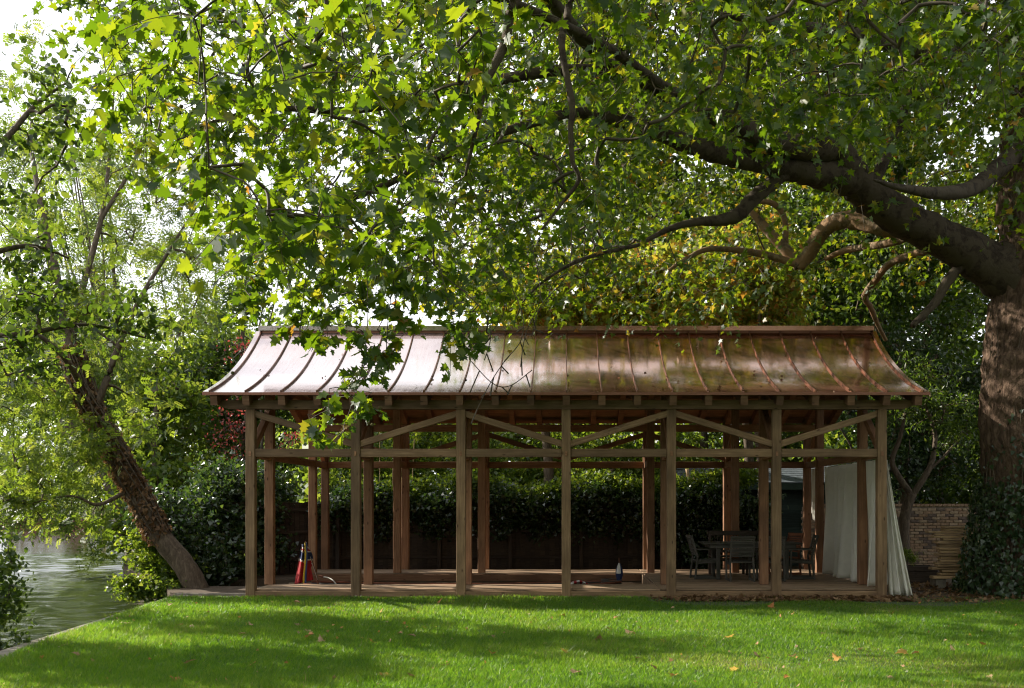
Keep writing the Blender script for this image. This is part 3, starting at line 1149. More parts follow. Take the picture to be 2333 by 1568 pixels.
# ------------------------------------------------------------------ boat in the dock
boat = empty('wooden_boat', (-2.2, 23.2, -.4), 'low dark wooden boat lying in the dock inside the pavilion', 'boat')
st = []
for i in range(15):
    u_ = i / 14
    x = -5.7 + u_ * 6.9
    w = .72 * math.sin(math.pi * min(1, .25 + u_ * .75)) ** .55 if u_ < .97 else .05
    w = .74 * (1 - abs(2 * (u_ * .9 + .02) - .9) ** 3.2) ** .8
    h = -.06 + .10 * (2 * u_ - .9) ** 2
    st.append((x, w, h))
V = []
for x, w, h in st:
    for a in np.linspace(-1, 1, 9):
        V.append((x, 23.2 + w * math.sin(a * math.pi / 2), h - (h + .62) * math.cos(a * math.pi / 2) ** .7))
Fc = [(i * 9 + j, i * 9 + j + 1, i * 9 + 10 + j, i * 9 + 9 + j) for i in range(14) for j in range(8)]
o = link('hull', pymesh('hull', V, Fc, True), 'boat_paint', None, boat)
o.modifiers.new('thickness', 'SOLIDIFY').thickness = .03
for s in (-1, 1):
    P = [(x, 23.2 + s * w, h + .015) for x, w, h in st]
    link('gunwale', tube_mesh('gunwale', P, [.028] * len(P), 6, 2), 'varnish', None, boat)
for x in (-4.6, -3.0, -1.2, .2):
    beam('thwart', (x, 22.55, -.12), (x, 23.85, -.12), .22, .03, 'varnish', boat)
P = [at(1212 / 1.646, 2164 / 1.646, 23.0), at(1232 / 1.646, 2168 / 1.646, 23.0), at(1250 / 1.646, 2178 / 1.646, 22.9), at(1263 / 1.646, 2196 / 1.646, 22.9)]
til = link('tiller', tube_mesh('tiller', P, [.012, .013, .014, .016], 7, 4), 'rope_white', None, boat)
link('grip', tube_mesh('grip', [P[0] - [.09, 0, -.02], P[0] - [.04, 0, -.01], P[0]], [.014, .022, .018], 7, 3), 'varnish', None, til)

# folded striped cloth and coil at the bow
def striped(u, v):
    return (.1 + .55 * u, 22.9 + .35 * v, .02 + .05 * math.sin(u * 5) + .03 * math.sin(v * 7 + u * 3))


o = cloth('folded_cloth', striped, 18, 10, 'flag_white', 'crumpled red and white striped cloth lying on the boat', 'cloth', thick=.01)
o.data.materials.append(MATS['flag_red'])
for p in o.data.polygons:
    p.material_index = (p.index % 17) // 2 % 2
P = [(1.0 + .22 * math.cos(a) + .0 * a, 23.3 + .2 * math.sin(a), .02 + .006 * a) for a in np.linspace(0, 17, 60)]
tag(link('rope_coil', tube_mesh('rope_coil', P, [.012] * 60, 5, 1), 'teak_grey'), 'grey coil of rope lying at the bow of the boat', 'rope')

# flag on a leaning staff at the stern
f0 = empty('ensign_flag', at(728, 1330, 23.0), 'red ensign with yellow and blue ribbon drooping from a leaning staff', 'flag')
top, bot = at(1145 / 1.646, 2030 / 1.646, 23.0), at(1199 / 1.646, 2192 / 1.646, 23.0)
link('staff', tube_mesh('staff', [top, (top + bot) / 2, bot - [0, 0, .12]], [.013, .016, .019], 8, 3), 'varnish', None, f0)
link('halyard', tube_mesh('halyard', [top + [.02, -.03, -.02], top * .5 + bot * .5 + [.0, -.04, 0], bot + [-.04, -.03, .1]], [.005] * 3, 5, 4), 'rope_white', None, f0)


def flag_cloth(u, v):
    xt, xb0, xb1 = 1143, 1104, 1176
    zt, zb = 2042, 2193
    v2 = v
    x = (xt - 12 + 16 * u) * (1 - v2) + (xb0 + (xb1 - xb0) * u) * v2
    if u > .75:
        x += 16 * (u - .75) / .25 * math.sin(min(v * 1.5, 1) * math.pi)
    y = zt + (zb - zt) * v * (1 - .12 * u)
    p = at(x / 1.646, y / 1.646, 23.0 - .03 + .05 * math.sin(u * 13 + v * 2))
    return tuple(p)


o = cloth('cloth', flag_cloth, 34, 28, 'flag_red', parent=f0, thick=.003)
for mname in ('flag_navy', 'flag_white'):
    o.data.materials.append(MATS[mname])
for p in o.data.polygons:
    u_, v_ = (p.index % 33) / 33, (p.index // 33) / 27
    w_ = v_ - .25 * u_ * (1 if u_ < .5 else .6)
    if w_ < .38:
        s_ = (w_ * 27 + 2 * u_) % 9
        p.material_index = 2 if s_ < 1.1 or 2.6 < s_ < 3.5 else (0 if s_ < 2.6 else 1)


def ribbon(off, mat):
    def fn(u, v):
        x = (1145 + off * .35) * (1 - v) + (1141 + off) * v + 6.5 * (u - .5) + 2.5 * math.sin(v * 5)
        return tuple(at(x / 1.646, (2036 + 155 * v) / 1.646, 22.88 + .01 * math.sin(v * 9)))
    cloth('ribbon', fn, 4, 14, mat, parent=f0, thick=.003)


ribbon(0, 'flag_yellow')
ribbon(7.5, 'flag_blue')
f1 = empty('furled_pennant', at(1410, 1325, 23.4), 'navy and white pennant furled on a short staff in the dock', 'flag')
a_, c_ = at(2321 / 1.646, 2092 / 1.646, 23.4), at(2325 / 1.646, 2190 / 1.646, 23.4)
link('staff', tube_mesh('staff', [a_, (a_ + c_) / 2, c_ - [0, 0, .15]], [.011, .012, .013], 7, 3), 'varnish', None, f1)


def pen(u, v):
    an = u * 2 * math.pi
    r = .02 + .055 * math.sin(min(1, v * 1.2) * math.pi * .8) * (1 + .3 * math.sin(an * 3))
    p = at(2322 / 1.646, (2112 + 72 * v) / 1.646, 23.38)
    return (p[0] + r * math.cos(an), p[1] + r * math.sin(an) * .6, p[2])


o = cloth('cloth', pen, 18, 12, 'flag_navy', parent=f1, thick=0)
o.data.materials.append(MATS['flag_white'])
for p in o.data.polygons:
    p.material_index = 1 if (p.index % 17 in (9, 10, 11, 12, 13) and p.index // 17 < 6) else 0

# ================================================================== FENCE, SHED, WALL, STACK
fen = empty('timber_fence', (0, 28.5, 0), 'dark feather-edge timber fence behind the pavilion', 'fence')
fl = [(-9.0, 25.3), (-5.3, 28.3), (5.35, 28.5)]
cnt = 0
for i in range(2):
    a, c = np.array(fl[i]), np.array(fl[i + 1])
    L_ = np.linalg.norm(c - a)
    d = (c - a) / L_
    m_ = int(L_ / .13)
    for j in range(m_):
        p = a + d * (j + .5) * L_ / m_
        h = 1.82 + .015 * math.sin(j * 2.3) + random.uniform(-.015, .015)
        M = Matrix.Translation((p[0], p[1] + random.uniform(-.003, .003), h / 2)) @ Matrix.Rotation(math.atan2(d[1], d[0]) + .15, 4, 'Z')
        me = box_mesh(.148, .018, 1.82, .003)
        link('fence_board', me, 'fence_wood', M, fen)
        cnt += 1
    nrm_ = np.array([d[1], -d[0]])
    for z in (.35, 1.05, 1.62):
        p, q = a + nrm_ * .04, c + nrm_ * .04
        beam('fence_rail', (*p, z), (*q, z), .05, .08, 'fence_wood', fen)
    for j in range(int(L_ / 1.9) + 1):
        p = a + d * min(j * 1.9, L_ - .1) + nrm_ * .10
        beam('fence_post', (*p, 0), (*p, 1.75), .10, .10, 'fence_wood', fen)

shed = empty('garden_shed', (6.4, 31, 0), 'dark green boarded shed with grey slate roof behind the fence', 'shed')
for i in range(14):
    z = .08 + i * .16
    beam('wall_board', (3.45, 30.2 - .008 * (i % 2), z), (9.55, 30.2 - .008 * (i % 2), z), .03, .165, 'shed_wood', shed, .004)
beam('wall_board', (3.45, 30.2, .9), (3.45, 32.2, .9), .04, 1.8, 'shed_wood', shed)
beam('wall_board', (9.55, 30.2, 1.15), (9.55, 32.2, 1.15), .04, 2.3, 'shed_wood', shed)
beam('eave_fascia', (3.2, 29.86, 2.27), (9.82, 29.86, 2.27), .03, .19, 'green_paint', shed)
sl = math.radians(27)
V = [(3.2, 29.85, 2.36), (9.82, 29.85, 2.36), (9.82, 31.1, 2.36 + 1.25 * math.tan(sl)), (3.2, 31.1, 2.36 + 1.25 * math.tan(sl)),
     (3.2, 32.4, 2.36), (9.82, 32.4, 2.36)]
o = link('roof', pymesh('roof', V, [(0, 1, 2, 3), (3, 2, 5, 4)]), 'slate', None, shed)
me = box_mesh(.31, .22, .012, .002)
for r in range(9):
    for i in range(21):
        x = 3.38 + i * .317 + (.158 if r % 2 else 0)
        if x > 9.75:
            continue
        y = 29.94 + r * .131
        z = 2.375 + (y - 29.85) * math.tan(sl) + .012
        M = Matrix.Translation((x, y, z)) @ Matrix.Rotation(sl - .05, 4, 'X') @ Matrix.Rotation(random.uniform(-.02, .02), 4, 'Z')
        link('slate', me, 'slate', M, o)

bw_root = empty('brick_wall', (8, 27.3, 0), 'old mottled brick garden wall behind the timber stack', 'brick wall')
core = block('mortar_bed', (6.15, 27.32, 0), (14, 27.5, 1.70), 'mortar', bw_root, .002)
bl, bh = .225, .0755
rest_V, rest_F = [], []
bmat = ['brick_mix'] * 6 + ['brick_pale'] * 4 + ['brick_dark'] * 2
bme = {m_: None for m_ in set(bmat)}
for m_ in bme:
    q = box_mesh(bl - .012, .10, bh - .012, .004).copy()
    q.materials.clear()
    q.materials.append(MATS[m_])
    bme[m_] = q
bx = box_mesh(bl - .012, .10, bh - .012, .004)
bxv = np.array([v.co for v in bx.vertices])
bxf = [tuple(p.vertices) for p in bx.polygons]
for r in range(22):
    for i in range(35):
        x = 6.2 + i * bl + (bl / 2 if r % 2 else 0)
        z = .045 + r * bh
        dy = random.uniform(-.006, .006)
        if 8.35 < x < 10.75 or x < 6.5:
            link('brick', bme[random.choice(bmat)], None, Matrix.Translation((x, 27.355 + dy - .045, z)), bw_root)
        else:
            k = len(rest_V)
            rest_V += [tuple(v + np.array([x, 27.31 + dy, z])) for v in bxv]
            rest_F += [tuple(j + k for j in f) for f in bxf]
tag(link('brickwork', pymesh('brickwork', rest_V, rest_F), 'brick_mix', None, bw_root), kind='stuff')
me = box_mesh(.105, .22, .07, .004)
for i in range(66):
    q = link('coping_brick', me if i else me, 'brick_mix', Matrix.Translation((6.25 + i * .1145, 27.40, 1.745)), bw_root)

ordin = ['lowest', 'second', 'third', 'fourth', 'fifth', 'sixth', 'seventh', 'eighth', 'ninth', 'tenth', 'eleventh', 'twelfth', 'thirteenth', 'fourteenth',
         'fifteenth', 'sixteenth', 'seventeenth', 'eighteenth', 'nineteenth', 'twentieth', 'twenty-first', 'twenty-second', 'twenty-third', 'topmost']
blk = block('concrete_block', (7.80, 22.25, 0), (8.02, 22.6, .19), 'concrete')
tag(blk, 'grey concrete block under the open end of the plank stack', 'block')
blk = block('concrete_block', (8.35, 22.25, 0), (8.60, 22.6, .19), 'concrete')
tag(blk, 'grey concrete block under the ivy end of the plank stack', 'block')
z = .195
for i in range(19):
    h = random.choice([.05, .06, .066, .075, .055])
    x0 = 7.80 + random.uniform(-.14, .16) + (.05 if i > 16 else 0)
    x1 = 8.62 + random.uniform(-.08, .1)
    o = beam('timber_plank', (x0, 22.36 + random.uniform(-.05, .05), z + h / 2), (x1, 22.36 + random.uniform(-.06, .06), z + h / 2), random.uniform(.14, .28), h - .012, 'plank_wood')
    tag(o, 'sawn timber plank, %s in the stack beside the ivy trunk%s' % (ordin[i] if i < 18 else 'topmost', '' if i in (0, 18) else ' counting from the bottom'), 'plank', 'stacked timber planks')
    z += h

plr = empty('timber_planter', (7.6, 24, 0), 'low dark timber planter box in front of the brick wall', 'planter')
for i in range(3):
    beam('side_board', (7.1, 23.7, .07 + i * .125), (8.35, 23.7, .07 + i * .125), .04, .118, 'fence_wood', plr)
    beam('side_board', (7.1, 24.2, .07 + i * .125), (8.35, 24.2, .07 + i * .125), .04, .118, 'fence_wood', plr)
for x in (7.1, 8.35):
    beam('end_board', (x, 23.72, .19), (x, 24.18, .19), .04, .36, 'fence_wood', plr)
block('earth', (7.13, 23.73, .02), (8.32, 24.17, .33), 'soil', plr)

# ================================================================== TREES AND PLANTS
# ---- the big plane tree
pt = empty('plane_tree', (9.4, 21, 0), 'huge old plane tree with rough trunk and leafy boughs arching over the lawn', 'tree')
T_ = [(9.45, 21, -.2), (9.42, 21, .5), (9.40, 21, 1.4), (9.36, 21, 2.6), (9.33, 21, 3.8), (9.36, 21.0, 4.8), (9.44, 21, 6.0), (9.46, 21, 7.2), (9.48, 21, 8.6), (9.62, 21, 10.4), (9.9, 21.1, 13)]
tme = tube_mesh('trunk', T_, [1.30, 1.10, 1.02, .98, 1.03, .98, .90, .82, .80, .72, .5], 110, 16, .10, 3)
for v in tme.vertices:
    c_ = Vector((9.4, 21, v.co.z))
    d_ = v.co - c_
    an_ = math.atan2(d_.y, d_.x)
    q_ = Vector((an_ * 7, v.co.z * 1.1, 0))
    k_ = 1 - abs(noise.noise(q_ + Vector((noise.noise(q_ * .6) * 1.5, 0, 3)))) * 2
    k2 = 1 - abs(noise.noise(q_ * 2.4 + Vector((5, 0, 1)))) * 2
    v.co = c_ + d_ * (1 + .045 * (k_ - .5) + .022 * (k2 - .5))
link('trunk', tme, 'plane_bark', None, pt)
A = lambda *q: [at(x, y, Y) for x, y, Y in q]
limbs = [
    (A((2330, 640, 21), (2250, 600, 20.9), (2170, 555, 20.6), (2080, 510, 20.2), (1990, 455, 19.7), (1935, 400, 19.2), (1905, 355, 18.8)), [.70, .46, .375, .345, .335, .31, .28]),
    (A((1945, 405, 19.3), (1900, 345, 18.8), (1840, 340, 18.3), (1760, 322, 17.6), (1690, 290, 16.9), (1630, 262, 16.3), (1540, 222, 15.5), (1450, 175, 14.8), (1380, 140, 14.2)), [.30, .27, .22, .19, .17, .155, .13, .10, .06]),
    (A((1935, 405, 19.2), (1860, 395, 18.7), (1780, 378, 18.2), (1690, 362, 17.5), (1600, 340, 16.8), (1520, 310, 16.2), (1440, 284, 15.6), (1370, 262, 15), (1290, 258, 14.5)), [.34, .26, .20, .17, .155, .13, .115, .10, .07]),
    (A((1800, 385, 18.3), (1760, 415, 18.2), (1715, 455, 18.1), (1680, 490, 18), (1640, 503, 17.9), (1590, 506, 17.7), (1530, 520, 17.5), (1450, 560, 17.2)), [.14, .13, .125, .12, .10, .07, .05, .03]),
    (A((2090, 520, 20.2), (2010, 515, 20.4), (1950, 503, 20.8), (1905, 505, 21), (1868, 535, 21.2), (1845, 575, 21.4), (1820, 612, 21.5)), [.2, .19, .175, .165, .16, .15, .10]),
    (A((1822, 605, 21.5), (1792, 572, 21.6), (1762, 540, 21.7), (1737, 512, 21.8), (1700, 470, 21.9)), [.13, .12, .11, .09, .05]),
    (A((1815, 603, 21.5), (1770, 588, 21.5), (1730, 578, 21.4), (1680, 571, 21.2), (1613, 568, 21), (1560, 592, 20.8), (1516, 622, 20.6)), [.08, .075, .07, .06, .055, .045, .025]),
    (A((1790, 555, 21.7), (1789, 510, 21.6), (1778, 478, 21.5), (1755, 462, 21.4), (1725, 460, 21.3)), [.05, .06, .06, .055, .04]),
    (A((2110, 530, 20.4), (2020, 555, 21.6), (1930, 570, 22.8), (1880, 590, 23.4)), [.09, .08, .07, .05]),
    (A((2190, 560, 20.8), (2110, 572, 22), (2030, 600, 23), (1990, 645, 24), (1970, 675, 24.5), (1983, 700, 25), (2000, 740, 25.5), (2018, 775, 26)), [.1, .08, .075, .08, .075, .065, .055, .04]),
    (A((2215, 575, 20.8), (2160, 640, 20.6), (2130, 690, 20.5), (2078, 743, 20.4)), [.11, .10, .085, .06]),
    (A((1310, -160, 9.3), (1180, -10, 9.2), (1150, 98, 9.1), (1105, 195, 9), (1092, 260, 8.9), (1060, 400, 8.8)), [.05, .045, .04, .03, .022, .012]),
    (A((1330, -120, 10.2), (1293, 28, 10.1), (1280, 105, 10), (1303, 237, 10), (1300, 296, 10), (1304, 366, 10), (1318, 411, 10), (1280, 464, 10), (1234, 523, 10)), [.04, .036, .033, .03, .028, .025, .02, .015, .01]),
    (A((1380, 140, 14.2), (1300, 60, 13), (1240, -30, 11.5), (1200, -160, 10)), [.09, .09, .08, .07]),
    (A((1540, 222, 15.5), (1400, 120, 13), (1200, 20, 11), (950, -60, 9.6), (700, -90, 9), (420, -60, 9.4)), [.08, .06, .045, .035, .028, .02]),
    (A((1290, 258, 14.5), (1150, 300, 14), (1000, 360, 13.4), (860, 430, 12.8), (720, 480, 12.4), (600, 540, 12)), [.07, .06, .05, .04, .03, .015]),
    (A((1450, 175, 14.8), (1280, 160, 14), (1050, 200, 13.2), (820, 250, 12.6), (600, 250, 12.2), (420, 300, 12)), [.09, .075, .06, .045, .03, .015]),
    (A((1450, 560, 17.2), (1330, 590, 16.5), (1240, 640, 16), (1190, 690, 15.8)), [.035, .03, .02, .01]),
    (A((2330, 330, 21), (2230, 420, 19), (2150, 440, 17.5), (2060, 430, 16.5), (1990, 410, 15.8)), [.2, .15, .11, .06, .015]),
    (A((2300, 90, 21), (2220, 130, 19.5), (2080, 110, 18), (1960, 80, 16.5), (1800, 60, 15), (1650, 30, 13.5)), [.22, .17, .14, .11, .08, .05]),
    (A((1900, 350, 18.8), (1880, 250, 19), (1850, 160, 19.5), (1860, 40, 20), (1850, -80, 20)), [.2, .14, .11, .08, .05]),
    (A((1980, 440, 19.6), (2030, 330, 20), (2070, 220, 20.6), (2090, 100, 21), (2100, -50, 21.5)), [.11, .10, .08, .06, .04]),
]
skel = []
for li, (P, R) in enumerate(limbs):
    link('branch', tube_mesh('branch', P, R, 16, 9, .17, len(skel)), 'pale_lit_bark' if 4 <= li <= 9 else 'limb_bark', None, pt)
    skel.append(catmull(P, R, 6)[0])
skel = np.concatenate(skel)


def in_poly(x, y, poly):
    inside = np.zeros(len(x), bool)
    n = len(poly)
    for i in range(n):
        x0, y0 = poly[i]
        x1, y1 = poly[(i + 1) % n]
        c = ((y0 > y) != (y1 > y)) & (x < (x1 - x0) * (y - y0) / (y1 - y0 + 1e-9) + x0)
        inside ^= c
    return inside


def n3(p, s, o=0):
    return noise.noise(Vector((p[0] * s + o, p[1] * s + 7, p[2] * s)))


def zone(poly, y0, y1, n, gaps=.12, freq=.9):
    xs, ys = [q[0] for q in poly], [q[1] for q in poly]
    out = []
    while len(out) < n:
        x, y = rng.uniform(min(xs), max(xs), 400), rng.uniform(min(ys), max(ys), 400)
        k = in_poly(x, y, poly)
        for a, c in zip(x[k], y[k]):
            p = at(a, c, rng.uniform(y0, y1))
            if n3(p, freq) + .5 * n3(p, freq * 2.3, 9) > rng.uniform(-.75, .05) + gaps:
                out.append(p)
    return np.array(out[:n])


ZN = zone([(190, -60), (1180, -60), (1150, 230), (1060, 430), (960, 560), (820, 590), (640, 560), (520, 500), (430, 430), (350, 330), (240, 180)], 7.2, 10.5, 130, .03, .8)
ZM = zone([(150, -90), (2380, -90), (2380, 250), (1950, 290), (1560, 270), (1420, 420), (1280, 540), (1120, 640), (900, 650), (660, 640), (560, 560), (470, 450), (370, 330), (260, 180)], 10.5, 16.5, 1100, -.02, .6)
ZF = zone([(560, -110), (2390, -110), (2390, 480), (2200, 560), (1900, 640), (1500, 690), (1000, 690), (660, 680), (600, 560), (520, 380), (560, 100)], 17, 25, 2700, -.1, .45)
ZF = ZF[~((ZF[:, 1] > 19.2) & (ZF[:, 0] < -3.0))]
ZF = np.concatenate([ZF, zone([(1150, -110), (2390, -110), (2390, 330), (1300, 330)], 19, 26, 420, -.3, .45)])
fx, fy = CX + ZF[:, 0] * F / ZF[:, 1], CY - (ZF[:, 2] - EYE) * F / ZF[:, 1]
ZF = ZF[~((fx > 1560) & (fx < 2290) & (fy > 330) & (fy < 640) & (ZF[:, 1] < 22.5) & (rng.random(len(ZF)) < .9))]
ZF = np.concatenate([ZF, zone([(1500, 380), (2300, 380), (2300, 620), (1500, 640)], 23, 27.5, 260, -.3, .45)])
ZH = []                                         # hanging sprays that come down in front of the roof
hang = [([(835, 600), (838, 720), (830, 800), (815, 880), (790, 955)], 10.4, 30, 44), ([(760, 930), (735, 940), (715, 950)], 10.4, 3, 10), ([(700, 600), (690, 690), (682, 770)], 10.6, 10, 26),
        ([(1000, 600), (1025, 700), (1040, 760), (1065, 800)], 10.0, 12, 26), ([(900, 620), (885, 720), (880, 800)], 10.5, 7, 24), ([(600, 560), (620, 640), (610, 700)], 11, 14, 40),
        ([(760, 620), (770, 690)], 11, 8, 40), ([(950, 600), (960, 680)], 11, 8, 40), ([(1110, 620), (1150, 700), (1110, 770)], 10.6, 4, 20)]
hang_edges = []
for P, Y, n, sp in hang:
    Q, _ = catmull([at(x, y, Y) for x, y in P], [1] * len(P), 8)
    hang_edges += list(zip(Q[:-1], Q[1:]))
    skel = np.concatenate([skel, Q])
    for i in range(n):
        q = Q[int((i + .5) / n * len(Q) * .999)] if n > 3 else Q[-1]
        ZH.append(q + rng.normal(size=3) * np.array([sp, sp * 1.4, sp * .5]) * Y / F)
ZH = np.array(ZH)
bare = [([(1120, 560), (1185, 700), (1190, 770), (1150, 820), (1120, 870), (1085, 945)], 10), ([(1215, 560), (1225, 680), (1200, 760), (1190, 830)], 9.8),
        ([(1300, 520), (1290, 620), (1230, 700), (1215, 770)], 10.2), ([(1000, 620), (1090, 690), (1120, 760), (1105, 820)], 9.9), ([(1075, 820), (1120, 868), (1165, 872), (1215, 850)], 9.9),
        ([(1400, 540), (1390, 600), (1410, 660)], 12)]
bare_edges = []
for P, Y in bare:
    Q, _ = catmull([at(x, y, Y) + rng.normal(size=3) * .012 for x, y in P], [1] * len(P), 9)
    bare_edges += list(zip(Q[:-1], Q[1:]))
    for q in Q[4::5]:
        e = q + np.array([rng.normal() * .05, rng.normal() * .05, -.04 - abs(rng.normal()) * .06])
        bare_edges.append((q, e))


def sprays(B, nl, length, smin, smax):
    S_ = len(B)
    d = unit(np.stack([rng.normal(size=S_) - .25, rng.normal(size=S_) * .9 - .1, rng.normal(size=S_) * .3 - .30], 1))
    ln = rng.uniform(.6, 1.3, S_) * length
    t = np.linspace(.08, 1, nl)[None] + rng.normal(size=(S_, nl)) * .03
    tw = B[:, None] + d[:, None] * (ln[:, None] * t)[..., None]
    tw[..., 2] -= .45 * ln[:, None] * t ** 2
    side = rng.normal(size=(S_, nl, 3)) * .8
    side[..., 2] = -np.abs(side[..., 2]) * .6 - .15
    ax = unit(side + d[:, None] * .5)
    pos = tw + ax * rng.uniform(.02, .06, (S_, nl))[..., None]
    nm = rng.normal(size=(S_, nl, 3)) * .75 + np.array([-.35, 0, .75])
    sz = rng.uniform(smin, smax, (S_, nl)) * (1.05 - .35 * t)
    e0 = np.concatenate([B[:, None], tw[:, :-1]], 1)
    return pos.reshape(-1, 3), ax.reshape(-1, 3), nm.reshape(-1, 3), sz.ravel(), (e0.reshape(-1, 3), tw.reshape(-1, 3), pos.reshape(-1, 3))


SN = sprays(ZN, 12, .50, .10, .185)
SM = sprays(ZM, 13, .58, .10, .17)
SF = sprays(ZF, 12, .80, .122, .182)
SH = sprays(ZH, 8, .2, .10, .165)
# twigs
allB = np.concatenate([ZN, ZM, ZF, ZH])
pp, load, par = mst(skel, allB)
dist = np.linalg.norm(allB - pp, axis=1)
r0 = np.minimum(.0024 * np.sqrt(load) + .0022, .022)
kk = dist < 3.2
link('twigs', edges_mesh('twigs', pp[kk], allB[kk], r0[kk] * 1.15, r0[kk] * .8, 4, 4, .05, .06), 'bark_twig', None, pt)['kind'] = 'stuff'
e0 = np.concatenate([s[4][0] for s in (SN, SM, SH)])
e1 = np.concatenate([s[4][1] for s in (SN, SM, SH)])
link('twigs', edges_mesh('twigs', e0, e1, np.full(len(e0), .0035), np.full(len(e0), .0028), 3, 2, 0, 0), 'bark_twig', None, pt)['kind'] = 'stuff'
he = np.array(hang_edges + bare_edges)
link('twigs', edges_mesh('twigs', he[:, 0], he[:, 1], hr := np.where(np.linalg.norm(he[:, 0] - he[:, 1], axis=1) > .085, .0065, .0045), hr, 5, 2, 0, 0), 'bark_twig', None, pt)['kind'] = 'stuff'

# leaves: the largest in view are single parts, the rest one mass
npos = np.concatenate([SN[0], SH[0], SM[0]])
nax = np.concatenate([SN[1], SH[1], SM[1]])
nnm = np.concatenate([SN[2], SH[2], SM[2]])
nsz = np.concatenate([SN[3], SH[3], SM[3]])
px = CX + npos[:, 0] * F / npos[:, 1]
py = CY - (npos[:, 2] - EYE) * F / npos[:, 1]
vis = (px > 0) & (px < 2333) & (py > 0)
score = np.where(vis, nsz / npos[:, 1], 0)
top_i = np.argsort(-score)[:300]
msk = np.zeros(len(npos), bool)
msk[top_i] = True
variants = []
for k in range(8):
    TV, TF = PLANE
    tv = TV * np.array([rng.uniform(.85, 1.1), 1, rng.uniform(-.4, 1.8)])
    variants.append(npmesh('leaf', tv, TF, np.full(len(TF), k / 8)))
Rm = leaf_frames(nax[top_i], nnm[top_i])
for j, i in enumerate(top_i):
    M = Matrix([[*(Rm[j][r] * nsz[i]), npos[i][r]] for r in range(3)] + [[0, 0, 0, 1]])
    link('leaf', variants[j % 8], 'plane_leaf', M, pt)
nr_ = npos[:, 1] < 11.2
for tm, mk_ in ((PLANE, ~msk & nr_), (PLANE_LO, ~msk & ~nr_)):
    tag(link('foliage', leaves_mesh('foliage', tm, npos[mk_], nax[mk_], nnm[mk_], nsz[mk_]), 'plane_leaf', None, pt), kind='stuff')
tag(link('foliage', leaves_mesh('foliage', PLANE_LO, SF[0], SF[1], SF[2], SF[3]), 'plane_leaf_far', None, pt), kind='stuff')
# unseen rest of the crown, filled in overhead to block sky light and reflections
K = 36000
Pc = np.stack([rng.uniform(-2.5, 15, K), rng.uniform(17, 35, K), 0 * rng.random(K)], 1)
Pc[:, 2] = 2.6 + .478 * Pc[:, 1] + rng.random(K) * 4
tag(link('foliage', leaves_mesh('foliage', DIAM, Pc, rand_dir(K, -.3), rand_dir(K, .9), rng.uniform(.28, .42, K)), 'plane_leaf_far', None, pt), kind='stuff')
K = 22000
Yc = rng.uniform(-16, 17, K)
Xc = rng.uniform(-5.5, 17, K)
zl = np.maximum(5.6, 2.7 + .478 * np.maximum(Yc, 0))
Pc = np.stack([Xc, Yc, zl + rng.random(K) * 4], 1)
cell = np.floor(Pc / np.array([1.3, 1.3, 1.1])).astype(int)
hsh = (cell[:, 0] * 73 + cell[:, 1] * 179 + cell[:, 2] * 283) % 10
Pc = Pc[hsh > 1]
K = len(Pc)
tag(link('foliage', leaves_mesh('foliage', DIAM, Pc, rand_dir(K, -.3), rand_dir(K, .9), rng.uniform(.28, .42, K)), 'plane_leaf_far', None, pt), kind='stuff')
# seed balls
bm = bmesh.new()
bmesh.ops.create_icosphere(bm, subdivisions=2, radius=.017)
sb = bpy.data.meshes.new('seed_ball')
bm.to_mesh(sb)
bm.free()
for x, y, Y in [(413, 243, 8.6), (410, 257, 8.6), (556, 60, 8), (838, 602, 8.5), (970, 592, 8), (855, 632, 8.4), (843, 940, 10.2), (848, 968, 10.2), (866, 930, 10.2), (985, 375, 7.6), (1005, 398, 7.6),
                (867, 948, 10.2), (893, 805, 10.4), (530, 850, 10), (840, 965, 10.3)]:
    link('seed_ball', sb, 'seed_brown', Matrix.Translation(at(x, y, Y)), pt)

# ---- ivy climbing the plane trunk: mound at the base and a thinning skirt above
ivr = empty('trunk_ivy', (8.6, 20.2, 0), 'dark glossy ivy climbing the base of the plane trunk', 'ivy')
NI = 9000
zi = rng.random(NI) ** 1.25 * 4.3
ai = rng.uniform(math.pi * .82, math.pi * 1.95, NI)
rad = np.interp(zi, [0, .5, 1.4, 2.6, 3.8, 4.8], [1.30, 1.12, 1.04, 1.0, 1.03, .98]) + np.interp(zi, [0, .5, 1.2, 2.2, 3, 4.3], [.42, .40, .34, .22, .10, .06]) * rng.random(NI) ** .7
P = np.stack([9.42 + np.cos(ai) * rad, 21 + np.sin(ai) * rad, zi], 1)
dens = np.interp(zi, [0, 1.8, 2.6, 4.3], [1, 1, .55, .15])
side = (np.cos(ai) > -.35) | (zi < 2.2) | (rng.random(NI) < .3)
k = (rng.random(NI) < dens) & side
P, ai = P[k], ai[k]
outw = np.stack([np.cos(ai), np.sin(ai), np.full(len(ai), .35)], 1)
nm = unit(outw) + .45 * rng.normal(size=(len(P), 3))
ax = rng.normal(size=(len(P), 3)) * .5 + np.array([0, 0, -1])
sz = rng.uniform(.06, .125, len(P))
pxx = CX + P[:, 0] * F / P[:, 1]
front = (P[:, 1] < 20.9) & (pxx < 2330)
sc = np.where(front, sz + .15 * (np.linalg.norm(P[:, :2] - [9.42, 21], axis=1) - 1), 0)
ti = np.argsort(-sc)[:300]
mk = np.zeros(len(P), bool)
mk[ti] = True
ivv = [npmesh('leaf', IVY[0] * np.array([rng.uniform(.9, 1.2), 1, rng.uniform(-.5, 1.5)]), IVY[1], np.full(len(IVY[1]), k / 6)) for k in range(6)]
Rm = leaf_frames(ax[ti], nm[ti])
for j, i in enumerate(ti):
    M = Matrix([[*(Rm[j][r] * sz[i]), P[i][r]] for r in range(3)] + [[0, 0, 0, 1]])
    link('leaf', ivv[j % 6], 'ivy_leaf', M, ivr)
